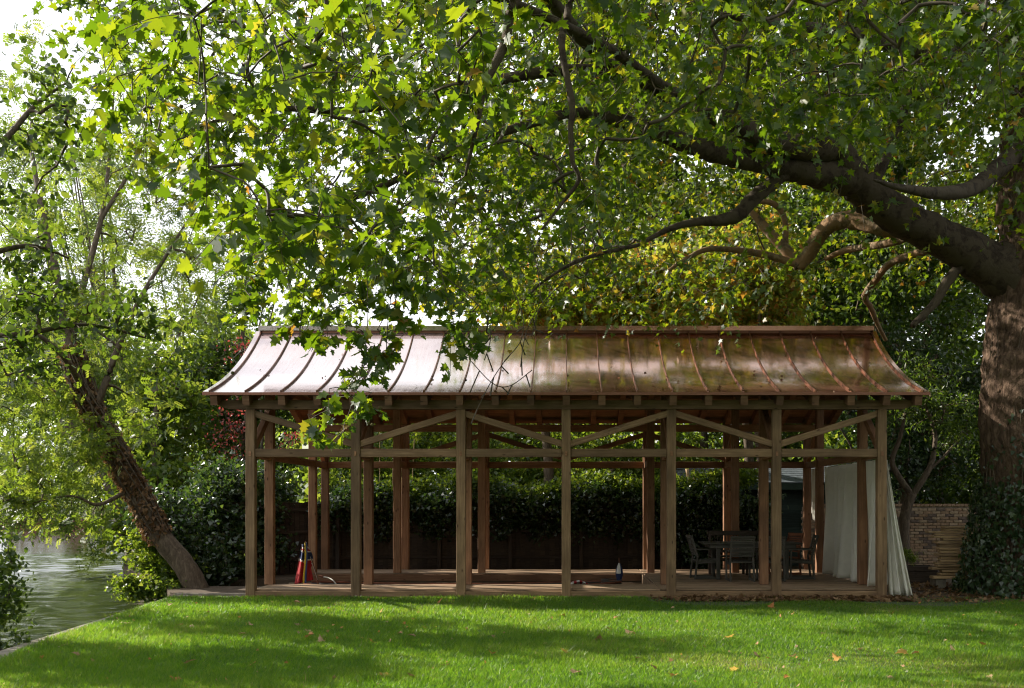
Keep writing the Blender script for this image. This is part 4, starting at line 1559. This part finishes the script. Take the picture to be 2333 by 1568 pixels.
tag(link('foliage', leaves_mesh('foliage', IVY, P[~mk], ax[~mk], nm[~mk], sz[~mk]), 'ivy_leaf', None, ivr), kind='stuff')
for i in range(14):
    a0 = rng.uniform(math.pi * .9, math.pi * 1.6)
    pts_ = [(9.42 + math.cos(a0 + .08 * math.sin(z * 2 + i)) * (np.interp(z, [0, .5, 1.4, 2.6, 3.8, 4.8, 6, 9], [1.36, 1.16, 1.06, 1.03, 1.07, 1.02, .95, .83])),
             21 + math.sin(a0 + .08 * math.sin(z * 2 + i)) * (np.interp(z, [0, .5, 1.4, 2.6, 3.8, 4.8, 6, 9], [1.36, 1.16, 1.06, 1.03, 1.07, 1.02, .95, .83])), z) for z in np.linspace(0, 4 + 3.5 * rng.random(), 12)]
    link('ivy_stem', tube_mesh('ivy_stem', pts_, np.linspace(.022, .008, 12), 5, 3), 'ash_bark', None, ivr)


def px_clump(x, y, Y, rx, rz, ry, k):
    """clump given by picture place and depth, radii in metres"""
    return (at(x, y, Y), (rx, ry, rz), k)


# ---- leaning ivy-clad tree by the river
tr = A((452, 1350, 22.4), (420, 1290, 22.3), (360, 1215, 22.2), (310, 1120, 22.1), (265, 1035, 22), (225, 960, 22), (190, 890, 22), (165, 800, 22), (140, 700, 22.2), (120, 590, 22.4))
ash_limbs = [
    (A((215, 940, 22), (245, 860, 22), (270, 790, 22.2), (320, 680, 22.5), (380, 580, 22.8), (430, 500, 23), (470, 440, 23)), .085, .015),
    (A((190, 890, 22), (150, 820, 21), (80, 760, 20.3), (0, 745, 20)), .08, .02),
    (A((300, 1110, 22.1), (270, 1130, 21.8), (220, 1150, 21.5), (160, 1130, 21.2), (60, 1150, 21)), .06, .01),
    (A((160, 790, 22), (190, 650, 22.5), (230, 500, 23), (250, 350, 23.5), (260, 200, 24)), .09, .015),
    (A((130, 650, 22.3), (90, 450, 23), (70, 320, 23.6), (78, 240, 24)), .09, .012),
    (A((230, 500, 23), (300, 380, 23.5), (340, 250, 24), (345, 120, 24.5)), .05, .01),
    (A((270, 790, 22.2), (200, 740, 22), (110, 700, 22)), .04, .01),
]
plant('leaning_ash_tree', 'leaning ivy-clad tree at the river bank with feathery sunlit leaves', 'tree', at(452, 1345, 22.4), tr,
      [px_clump(250, 420, 23.4, 1.8, 2.4, 1.4, 34), px_clump(110, 260, 24, 1.2, 2.2, 1.2, 26), px_clump(300, 200, 24, 1.1, 1.3, 1, 14), px_clump(60, 560, 22.6, 1.0, 1.3, 1, 20),
       px_clump(390, 560, 22.9, .9, 1.1, .8, 14), px_clump(220, 720, 22.3, 1.4, 1.0, 1, 24), px_clump(60, 880, 21.2, 1.0, 1.0, 1, 24), px_clump(140, 1020, 21.3, 1.2, .7, .8, 26),
       px_clump(60, 1120, 21, .8, .5, .6, 18), px_clump(170, 1190, 21.3, .8, .25, .5, 5), px_clump(420, 700, 23, .6, .8, .6, 8), px_clump(280, 960, 23, .8, 1.0, .8, 12)],
      20, PINN, .24, 'mid_leaf', .36, None, 'ash_bark', (.25, .09), .006, .5, limbs=ash_limbs)
# brown dead ivy wrapped round its stem
iv = empty('dead_ivy', at(300, 1100, 22), 'brown dead ivy wrapped round the leaning trunk', 'ivy')
Q, _ = catmull(tr[2:8], [1] * 6, 30)
NI = 4600
i = rng.integers(0, len(Q), NI)
P = Q[i] + rand_dir(NI) * (np.interp(i / len(Q), [0, 1], [.27, .22]) * rng.uniform(.8, 1.2, NI))[:, None]
tag(link('foliage', leaves_mesh('foliage', IVY, P, rng.normal(size=(NI, 3)) * .6 + [0, 0, -1], rand_dir(NI, .2), rng.uniform(.06, .12, NI)), 'brown_leaf', None, iv), kind='stuff')
for j in range(22):
    a0, tw_ = rng.uniform(0, 6.28), rng.uniform(-3, 3)
    pts_ = []
    for q in range(0, len(Q), 12):
        t_ = q / len(Q)
        pts_.append(Q[q] + np.array([math.cos(a0 + tw_ * t_), math.sin(a0 + tw_ * t_), .1]) * .27)
    link('ivy_stem', tube_mesh('ivy_stem', pts_, [.014] * len(pts_), 4, 2), 'ash_bark', None, iv)

# ---- alder whose boughs reach in from our own bank
al_limbs = [(A((-300, 500, 9.5), (-120, 420, 10), (0, 330, 10.4), (80, 240, 10.8), (150, 190, 11)), .06, .01),
            (A((-300, 800, 9.5), (-100, 780, 10.5), (60, 760, 11.4), (200, 740, 12), (330, 770, 12.4)), .05, .01),
            (A((-300, 620, 9.5), (-100, 600, 10.3), (60, 560, 11), (160, 590, 11.4)), .05, .01)]
plant('alder_tree', 'alder boughs with dark rounded leaves reaching in over the river', 'tree', (-6.3, 8, 0),
      [(-6.3, 8, -.1), (-6.35, 8.1, 2), (-6.5, 8.6, 3.4), (-6.7, 9.2, 5), (-6.7, 9.4, 7)],
      [px_clump(60, 300, 10.7, .55, .5, .5, 9), px_clump(20, 420, 10.6, .35, .45, .4, 6), px_clump(150, 690, 11.7, .9, .35, .6, 16), px_clump(310, 740, 12.3, .45, .3, .4, 7),
       px_clump(30, 560, 11, .5, .35, .4, 7), px_clump(60, 840, 11.4, .5, .4, .5, 8), px_clump(100, 180, 10.9, .4, .25, .3, 4), px_clump(-120, 500, 10, .8, 1.2, .8, 14)],
      40, OVAL, .085, 'dark_leaf', .20, None, 'ash_bark', (.17, .06), .005, .4, limbs=al_limbs)

# ---- shrub at the river edge, lower corner
plant('riverside_shrub', 'drooping leafy shrub at the river edge in the lower corner', 'shrub', (-7.25, 13.6, -.42),
      [(-7.25, 13.6, -.5), (-7.3, 13.5, .3), (-7.25, 13.4, 1.0), (-7.2, 13.3, 1.6)],
      [((-7.28, 13.4, 1.0), (.42, .4, .6), 18), ((-7.2, 13.3, .3), (.32, .35, .55), 16), ((-7.0, 13.3, -.18), (.5, .2, .1), 6)], 42, OVAL, .075, 'dark_leaf', .14, None, 'bark_twig', (.03, .01), .004, .3)
# ---- ivy bush hanging over the bank beneath the leaning tree
plant('bank_bush', 'sunlit ivy bush hanging over the river bank below the leaning tree', 'bush', (-8.3, 22.6, 0), [(-8.3, 22.9, -.2), (-8.4, 22.9, .5), (-8.5, 22.9, 1.0)],
      [(at(345, 1250, 22.9), (.5, .4, .6), 26), (at(350, 1345, 22.3), (.7, .3, .16), 24), (at(300, 1330, 22.2), (.22, .25, .28), 14), (at(385, 1300, 23.0), (.5, .4, .5), 30)],
      60, IVY, .085, 'mid_leaf', .2, None, 'bark_twig', (.04, .02), .005, .4)

# ---- dark ivy mass on the fence corner
plant('ivy_hedge', 'dark ivy-smothered hedge between the leaning tree and the pavilion', 'hedge', (-7.4, 26, 0), [(-7.4, 26.4, 0), (-7.4, 26.3, 1.2), (-7.4, 26.2, 2.2)],
      [(at(390, 1210, 23.8), (.8, .6, .9), 60), (at(450, 1290, 24), (.8, .5, .5), 40), (at(430, 1190, 25.5), (1.0, .8, 1.0), 60), (at(520, 1150, 26), (.9, .8, 1.1), 70), (at(480, 1270, 25), (1.1, .6, .7), 60), (at(600, 1130, 26.8), (.9, .7, .8), 50), (at(570, 1240, 26.3), (.8, .4, .9), 40)],
      64, IVY, .105, 'ivy_leaf', .30, None, 'bark_twig', (.06, .02), .006, .45)
# ---- ivy over the fence
fiv = []
for x in np.arange(-6.2, 5.2, .42):
    yf = 28.3 if x > -5.3 else np.interp(x, [-9, -5.3], [25.3, 28.3])
    thick = 1.0 if x < 3 else 1.15
    fiv.append(((x, yf - .18, 1.85 + .15 * math.sin(x * 2.1)), (.42, .35, .34 * thick), 14))
    fiv.append(((x, yf - .16, 1.3), (.36, .16, .5), 11 if x > 2.2 else 6))
    if x > 2.2:
        fiv.append(((x, yf - .18, .5), (.4, .18, .5), 9))
plant('fence_ivy', 'ivy spilling over the top of the timber fence', 'ivy', (0, 28.2, 0), None, fiv, 40, IVY, .10, 'ivy_leaf', .22, up=.7)
# sunlit flowering ivy along the top
fiv = [((x, 28.45 + .2 * math.sin(x * 3), 2.22 + .16 * math.sin(x * 1.7) + (.15 if x > 2 else 0)), (.45, .4, .26), 12) for x in np.arange(-5.6, 5.2, .42)]
plant('flowering_ivy', 'bright sunlit ivy growth standing above the fence top', 'ivy', (0, 28.6, 0), None, fiv, 40, IVY, .095, 'mid_leaf', .2, up=.8)

# ---- shrubs behind the fence
GB = 'shrubs behind the fence'
sp = [(-6.3, 30.2, 2.7, 'mid_leaf', 'spreading sunlit shrub beyond the fence corner with yellowish leaves'), (-4.6, 31, 3.0, 'mid_leaf', 'leafy shrub with pale canes behind the fence near the second post'),
      (-2.7, 31.2, 3.3, 'pale_leaf', 'feathery pale shrub behind the fence between the second and third posts'), (-.9, 31, 3.2, 'mid_leaf', 'bright shrub behind the fence at the third post'),
      (1.0, 31.2, 3.3, 'mid_leaf', 'bright shrub behind the fence beside the middle post'), (2.8, 31.3, 3.2, 'mid_leaf', 'broad-leaved shrub behind the fence left of the shed roof')]
for x, y, h, mt, lb in sp:
    plant('garden_shrub', lb, 'shrub', (x, y, 0), [(x, y, 0), (x + .05, y, 1.0), (x, y, 1.8), (x + .1, y, h)],
          [((x, y, 2.5), (1.15, .8, 1.0), 46), ((x + .3, y, 3.5), (.95, .7, .8), 26)], 42, DIAM, .15, mt, .26, GB, 'bark_twig', (.05, .02), .006, .5)
# pale canes and sawn stubs
for i, (x, z0, z1) in enumerate([(-5.45, 2.2, 4.3), (-5.25, 2.1, 4.1), (-4.95, 2.2, 4.0), (-4.55, 2.0, 3.9), (-5.6, 2.3, 4.4), (-4.4, 2.1, 3.6)]):
    o = link('bamboo_cane', tube_mesh('bamboo_cane', [(x, 29.6, 0), (x + .03 * (i % 3 - 1), 29.65, 1.5), (x + .12 * (i % 3 - 1), 29.7, z1)], [.016, .015, .009], 6, 4), 'plank_wood')
    tag(o, 'pale upright bamboo cane behind the fence, %s from the river' % ['second', 'third', 'fourth', 'fifth', 'first', 'sixth'][i], 'cane', 'bamboo canes behind the fence')
for i, (x, y, z1, r, lb) in enumerate([(1.25, 29.4, 2.75, .07, 'sawn-off leaning stump rising behind the fence by the middle post'),
                                       (3.35, 29.3, 2.78, .05, 'taller pale sawn stub above the ivy beside the shed roof'), (3.52, 29.3, 2.72, .04, 'shorter pale sawn stub above the ivy beside the shed roof')]):
    me = tube_mesh('sawn_stub', [(x + .25, y, 0), (x + .15, y, 1.6), (x, y, z1)], [r * 1.3, r * 1.1, r], 9, 5, .06)
    k = len(me.vertices)
    bm = bmesh.new()
    bm.from_mesh(me)
    bmesh.ops.holes_fill(bm, edges=[e for e in bm.edges if e.is_boundary])
    bm.to_mesh(me)
    bm.free()
    tag(link('sawn_stub', me, 'ash_bark' if i == 0 else 'plank_wood'), lb, 'stump')

# ---- red-leaved shrub
plant('red_maple_shrub', 'red-leaved shrub beside the end of the copper roof', 'shrub', (-8.6, 29.5, 0), [(-8.6, 29.5, 0), (-8.6, 29.5, 2), (-8.5, 29.5, 4), (-8.7, 29.5, 5.2)],
      [(at(530, 960, 29.5), (.6, .5, .8), 12), (at(548, 830, 29.5), (.4, .5, .7), 6), (at(520, 1010, 29), (.45, .4, .5), 7), (at(660, 1000, 29.5), (.6, .4, .3), 5), (at(560, 790, 29.6), (.35, .3, .3), 4)],
      16, DIAM, .09, 'red_leaf', .26, None, 'bark_twig', (.07, .02), .005, .4)

# ---- trees behind
GT = 'trees behind the pavilion'


def round_tree(name, label, x, y, h, rx, mat, n=9, per=42, leaf=DIAM, size=.19, sub=.5, z0=None, sp_=1.0, k=16, group=GT, tr_=.2):
    z0 = h * .32 if z0 is None else z0
    cl = []
    for i in range(n):
        a = rng.uniform(0, 6.28)
        zz = rng.uniform(z0, h)
        w = rx * math.sqrt(max(.12, 1 - ((zz - (z0 + h) / 2) / ((h - z0) / 2 + .5)) ** 2))
        cl.append(((x + math.cos(a) * w * rng.uniform(.2, .8), y + math.sin(a) * w * rng.uniform(.2, .8) * .7, zz), (rx * .42, rx * .4, rx * .34), k))
    plant(name, label, 'tree', (x, y, 0), [(x, y, -.1), (x + .1, y, h * .3), (x - .1, y, h * .6), (x, y, h * .95)], cl, per, leaf, size, mat, sub, group, 'ash_bark', (tr_, .05), .012, .5)


round_tree('garden_tree', 'tall dark green tree rising beyond the leaning trunk', -13.2, 36, 8.5, 3.0, 'mid_leaf', 14, 46, z0=.6)
round_tree('garden_tree', 'dense dark tree close beside the end of the copper roof', -10.4, 34, 8.4, 2.2, 'dark_leaf', 13, 46, z0=.6)
round_tree('garden_tree', 'bright leafy tree between the river and the dark hedge', -12.0, 31, 5.6, 1.7, 'mid_leaf', 10, 44, z0=.5)
round_tree('garden_tree', 'broad tree behind the canes and the second post', -5.5, 36, 6.2, 3.0, 'mid_leaf', 14, 44, z0=1.2)
round_tree('garden_tree', 'leafy tree behind the roof between the third and fourth posts', -.8, 36.5, 6.6, 3.2, 'mid_leaf', 14, 44, z0=1.2)
round_tree('maple_tree', 'yellowing maple glowing just above the copper ridge', -.6, 30.2, 8.8, 2.6, 'yellow_leaf', 15, 40, PLANE_LO, .17, .5, z0=5.4)
round_tree('maple_tree', 'green and yellow maple above the ridge near the pale curved bough', 2.8, 29.6, 9.0, 2.2, 'yellow_leaf', 15, 38, PLANE_LO, .17, .5, z0=5.5)
round_tree('garden_tree', 'dark tree above the roof beneath the great bough', 4.6, 36, 12.5, 3.8, 'dark_leaf', 26, 46, z0=2.5)
round_tree('garden_tree', 'dark tree filling the gap between the roof end and the trunk', 9.8, 33, 13.5, 3.4, 'dark_leaf', 32, 48, z0=2.2)
round_tree('garden_tree', 'dark evergreen hanging low over the brick wall', 9.2, 29.0, 6.4, 2.3, 'ivy_leaf', 21, 48, OVAL, .11, .42, z0=2.7)
round_tree('garden_tree', 'sunlit shrubby tree above the brick wall beside the shed roof', 8.9, 31.6, 3.6, 1.6, 'mid_leaf', 9, 44, z0=1.8)
round_tree('elder_tree', 'elder with reddish tinted leaves above the copper ridge', 5.4, 29.4, 7.6, 1.5, 'yellow_leaf', 7, 34, DIAM, .15, .42, z0=5.9)
round_tree('garden_tree', 'thin bright tree showing through under the rear eaves at the middle', 2.6, 38, 6.2, 3.0, 'mid_leaf', 13, 44, z0=1.5)
round_tree('garden_tree', 'tree behind the shed roof', 7.0, 37.5, 7.0, 3.0, 'mid_leaf', 13, 44, z0=2.5)
round_tree('garden_tree', 'low bushy tree filling the space above the brick wall by the trunk', 12.0, 34, 5.0, 2.6, 'dark_leaf', 12, 44, z0=.5)
round_tree('garden_tree', 'rounded tree behind the forked tree, farther than the wall', 9.4, 40, 6.0, 3.0, 'mid_leaf', 13, 44, z0=.5)
round_tree('garden_tree', 'tall dark tree standing behind the plane trunk', 13.0, 30, 13, 3.0, 'dark_leaf', 26, 46, z0=1.5)
for x_, y_, h_, lb in [(1.5, 43, 23, 'tall background tree above the middle of the ridge'), (7.2, 42, 25, 'tallest background tree beneath the great bough'), (12.5, 40, 22, 'tall background tree between the roof end and the trunk')]:
    round_tree('garden_tree', lb, x_, y_, h_, 4.6, 'dark_leaf', 32, 42, DIAM, .32, .75, z0=2.0, k=18)
round_tree('maple_tree', 'amber maple seen through the pale curved boughs', 5.2, 30.5, 9.6, 1.9, 'yellow_leaf', 12, 36, PLANE_LO, .17, .5, z0=6.6)
# slender tall trees at the river, sky showing through
GW = 'slender riverside trees'
for bx, by, x, y, h, lb in [(-14.6, 36.5, -16.3, 37.5, 15.5, 'tallest slender riverside tree with sky between its leaves'), (-13.0, 33, -17.6, 35, 14.0, 'slender riverside tree leaning out at the edge of the picture'),
                            (-13.2, 40, -13.3, 40, 12.5, 'slender riverside tree nearest the plane foliage'), (-12.4, 31.5, -16.2, 32.5, 8.0, 'lower bushy riverside tree overhanging the water')]:
    cl = []
    lm = []
    for i in range(7):
        a = rng.uniform(0, 6.28)
        q = np.array([math.cos(a), math.sin(a) * .6, 0]) * rng.uniform(1.2, 2.6)
        f_ = rng.uniform(.25, .5)
        b0 = np.array([bx + (x - bx) * min(1, f_ * 1.3), by + (y - by) * min(1, f_ * 1.3), h * f_])
        e = np.array([x, y, h * rng.uniform(.75, 1.02)]) + q
        lm.append(([b0, b0 * .5 + e * .5 + q * .25, e], .06, .012))
    for i in range(30):
        a = rng.uniform(0, 6.28)
        rr_ = rng.uniform(.3, 3.2)
        cl.append(((x + math.cos(a) * rr_, y + math.sin(a) * rr_ * .7, rng.uniform(h * .12, h)), (.9, .9, 1.0), 9))
    plant('riverside_tree', lb, 'tree', (bx, by, 0), [(bx, by, -.1), (bx * .6 + x * .4, by * .6 + y * .4, h * .3), (bx * .2 + x * .8, by * .2 + y * .8, h * .6), (x, y, h * .85)], cl, 26, PINN_LO, .36, 'pale_leaf', .5, GW, 'ash_bark', (.16, .03), .008, .5, limbs=lm)

# unseen island with alders, added to shade the lawn
isl = [(-15.5, 11), (-9.6, 11.2), (-9.4, 14), (-11, 20), (-15.5, 21)]
V = [(x, y, 0) for x, y in isl] + [(x, y, -1) for x, y in isl]
tag(link('added_islet', pymesh('added_islet', V, [(0, 1, 2, 3, 4)] + [(i, i + 5, (i + 1) % 5 + 5, (i + 1) % 5) for i in range(5)]), 'bank_mud'), kind='structure')
GI = 'unseen alders added to shade the lawn'
round_tree('shade_alder', 'nearer unseen alder added to shade the lawn', -11.8, 14.4, 6.6, 2.1, 'dark_leaf', 17, 44, OVAL, .12, .5, z0=1.6, k=14, group=GI)
round_tree('shade_alder', 'farther unseen alder added to shade the lawn', -13.0, 18.6, 9.0, 2.2, 'dark_leaf', 20, 44, OVAL, .12, .5, z0=1.6, k=14, group=GI)
# ---- small forked tree by the wall
plant('forked_tree', 'small forked dark tree in front of the brick wall', 'tree', at(2062, 1275, 24.6),
      A((2062, 1280, 24.6), (2058, 1215, 24.6), (2064, 1165, 24.6), (2078, 1125, 24.6)),
      [(at(2130, 930, 24.8), (1.0, .8, .5), 30), (at(2050, 900, 25), (.8, .8, .5), 22), (at(2190, 980, 25), (.6, .7, .6), 18), (at(2100, 850, 26), (1.0, .8, .5), 18)],
      40, SLIM, .13, 'dark_leaf', .26, None, 'ash_bark', (.15, .11), .008, .3,
      limbs=[(A((2078, 1130, 24.6), (2050, 1090, 24.6), (2032, 1050, 24.6), (2050, 1000, 24.6), (2062, 940, 24.7)), .085, .04), (A((2078, 1130, 24.6), (2110, 1080, 24.6), (2126, 1040, 24.7), (2130, 990, 24.8), (2112, 930, 24.9)), .085, .04),
             (A((2112, 1075, 24.6), (2150, 1040, 24.7), (2185, 1000, 24.9)), .04, .02)])
plant('rosemary_bush', 'bushy rosemary growing in the timber planter', 'shrub', (7.75, 23.95, .3), [(7.75, 23.95, .3), (7.76, 23.95, .6)],
      [((7.78, 23.95, .62), (.16, .14, .3), 14)], 60, SLIM, .05, 'mid_leaf', .1, None, 'bark_twig', (.02, .01), .003, .6)

# ---- distant woodland beyond everything
fw = []
for x in np.arange(-70, 75, 4.2):
    yy = 62 + 10 * math.sin(x * .21) if x > -22 else 118 + 6 * math.sin(x * .3)
    h = 9 if x > -22 else 24
    fw.append(((x, yy, h * .5), (4.0, 3, h * .5), 46 if x > -22 else 110))
for x in np.arange(-60, 50, 5):  # unseen tree belt behind the camera, added to cut sky light
    fw.append(((x, -34 + 3 * math.sin(x), 6), (4, 3, 6), 46))
for y in np.arange(-30, 45, 5):  # unseen tree belt at the right, also added against sky light
    fw.append(((27 + 2 * math.sin(y), y, 6), (3, 4, 6), 46))
C, P, _ = clump_points(fw, 18, 1.5)
nP = len(P)
P[:, 2] = np.abs(P[:, 2])
tag(link('distant_woodland', leaves_mesh('distant_woodland', DIAM, P, rand_dir(nP, -.2), rand_dir(nP, .5), rng.uniform(.6, 1.0, nP)), 'mid_leaf'),
    'distant belt of green trees closing the view, with unseen rows added to cut sky light', 'woodland', kind='stuff')


# ---- far moored boats
def barge(name, label, x0, x1, y, hull, cabin, h):
    r = empty(name, ((x0 + x1) / 2, y, -.42), label, 'boat', 'boats moored on the far bank')
    L_ = x1 - x0
    V = [(x0, y, .35), (x0 + .6, y - 1, .2), (x1 - .6, y - 1, .2), (x1, y, .35), (x1 - .6, y + 1, .2), (x0 + .6, y + 1, .2)]
    V += [(a + (.4 if a < (x0 + x1) / 2 else -.4), c, -.7) for a, c, _ in V]
    Fc = [(0, 1, 2, 3, 4, 5), (11, 10, 9, 8, 7, 6)] + [(i, i + 6, (i + 1) % 6 + 6, (i + 1) % 6) for i in range(6)]
    link('hull', pymesh('hull', V, Fc), hull, None, r)
    cb = block('cabin', (x0 + 1.5, y - .85, .2), (x1 - 2, y + .85, .2 + h), cabin, r, .05)
    for i in range(5):
        xx = x0 + 2.4 + i * (L_ - 5) / 4
        w = block('window', (xx - .4, y - .89, .2 + h * .4), (xx + .4, y - .86, .2 + h * .82), 'dark_glass', cb, .005)
        block('window_frame', (xx - .45, y - .875, .2 + h * .82), (xx + .45, y - .855, .2 + h * .88), 'white_paint', w, .003)
    block('cabin_roof', (x0 + 1.4, y - .95, .2 + h), (x1 - 1.9, y + .95, .28 + h), 'slate', cb, .02)


barge('narrow_boat', 'red and plum narrowboat moored under the far trees', -52, -42.5, 96, 'red_paint', 'purple_paint', 1.3)
barge('narrow_boat', 'pale blue boat moored beside the mooring post', -42.3, -35, 97, 'boat_paint', 'blue_paint', 1.0)
pp_ = at(236, 1195, 80)
tag(link('mooring_post', tube_mesh('mooring_post', [(pp_[0], 80, -.9), (pp_[0], 80, .4), (pp_[0], 80, 1.1)], [.18, .18, .17], 8, 2), 'plank_wood'), 'pale wooden mooring post standing in the river', 'post')

# ------------------------------------------------------------------ fallen leaves on the lawn
spots = [(x * .8144, 2100 + y * .8144) for x, y in [(1165, 303), (950, 243), (1355, 197), (775, 215), (597, 293), (362, 448), (855, 483), (1100, 347), (1415, 360), (1484, 380), (1415, 327), (1875, 310), (1910, 358), (1710, 380), (2265, 437),
         (1835, 343), (2050, 488), (1172, 480), (800, 548), (820, 300), (870, 314), (1745, 245), (1575, 238), (1165, 172), (1380, 300), (2015, 197), (1765, 528), (1890, 540)]]
spots += [(1900 + x * .8315, 2100 + y * .8315) for x, y in [(250, 252), (485, 268), (460, 315), (565, 333), (410, 365), (710, 366), (270, 425), (755, 218), (1187, 218), (985, 350), (1120, 433), (1037, 493), (665, 495), (590, 448), (1290, 442),
          (1500, 452), (1805, 425), (1857, 424), (2025, 412), (1735, 243), (1597, 403), (1270, 530), (1740, 532), (2150, 388), (300, 515), (2175, 528), (760, 525)]]
spots.sort()
ONES = ['', 'first', 'second', 'third', 'fourth', 'fifth', 'sixth', 'seventh', 'eighth', 'ninth', 'tenth', 'eleventh', 'twelfth', 'thirteenth', 'fourteenth', 'fifteenth', 'sixteenth', 'seventeenth', 'eighteenth', 'nineteenth']


def nth(k):
    if k < 20:
        return ONES[k]
    te = ['twent', 'thirt', 'fort', 'fift'][k // 10 - 2]
    return te + 'ieth' if k % 10 == 0 else te + 'y-' + ONES[k % 10]


fv = [npmesh('fallen_leaf', PLANE[0] * np.array([.9, 1, s]), PLANE[1], np.full(len(PLANE[1]), k / 6)) for k, s in enumerate([3.2, -2.5, 2.4, 4.0, -3.5, 1.5])]
for k, (x, y) in enumerate(spots):
    Y = 1.75 * 3953 / (y - 1890)
    p = at(x / 1.646, y / 1.646, Y)
    a = rng.uniform(0, 6.28)
    M = Matrix.Translation((p[0], p[1], .045)) @ Matrix.Rotation(a, 4, 'Z') @ Matrix.Rotation(rng.uniform(-.7, .7), 4, 'X') @ Matrix.Rotation(rng.uniform(-.5, .5), 4, 'Y') @ Matrix.Scale(float(rng.uniform(.07, .14)), 4)
    o = link('fallen_leaf', fv[k % 6], 'fallen_leaf', M)
    tag(o, 'dry fallen leaf on the lawn, %s from the river side' % nth(k + 1), 'leaf', 'fallen leaves on the lawn')
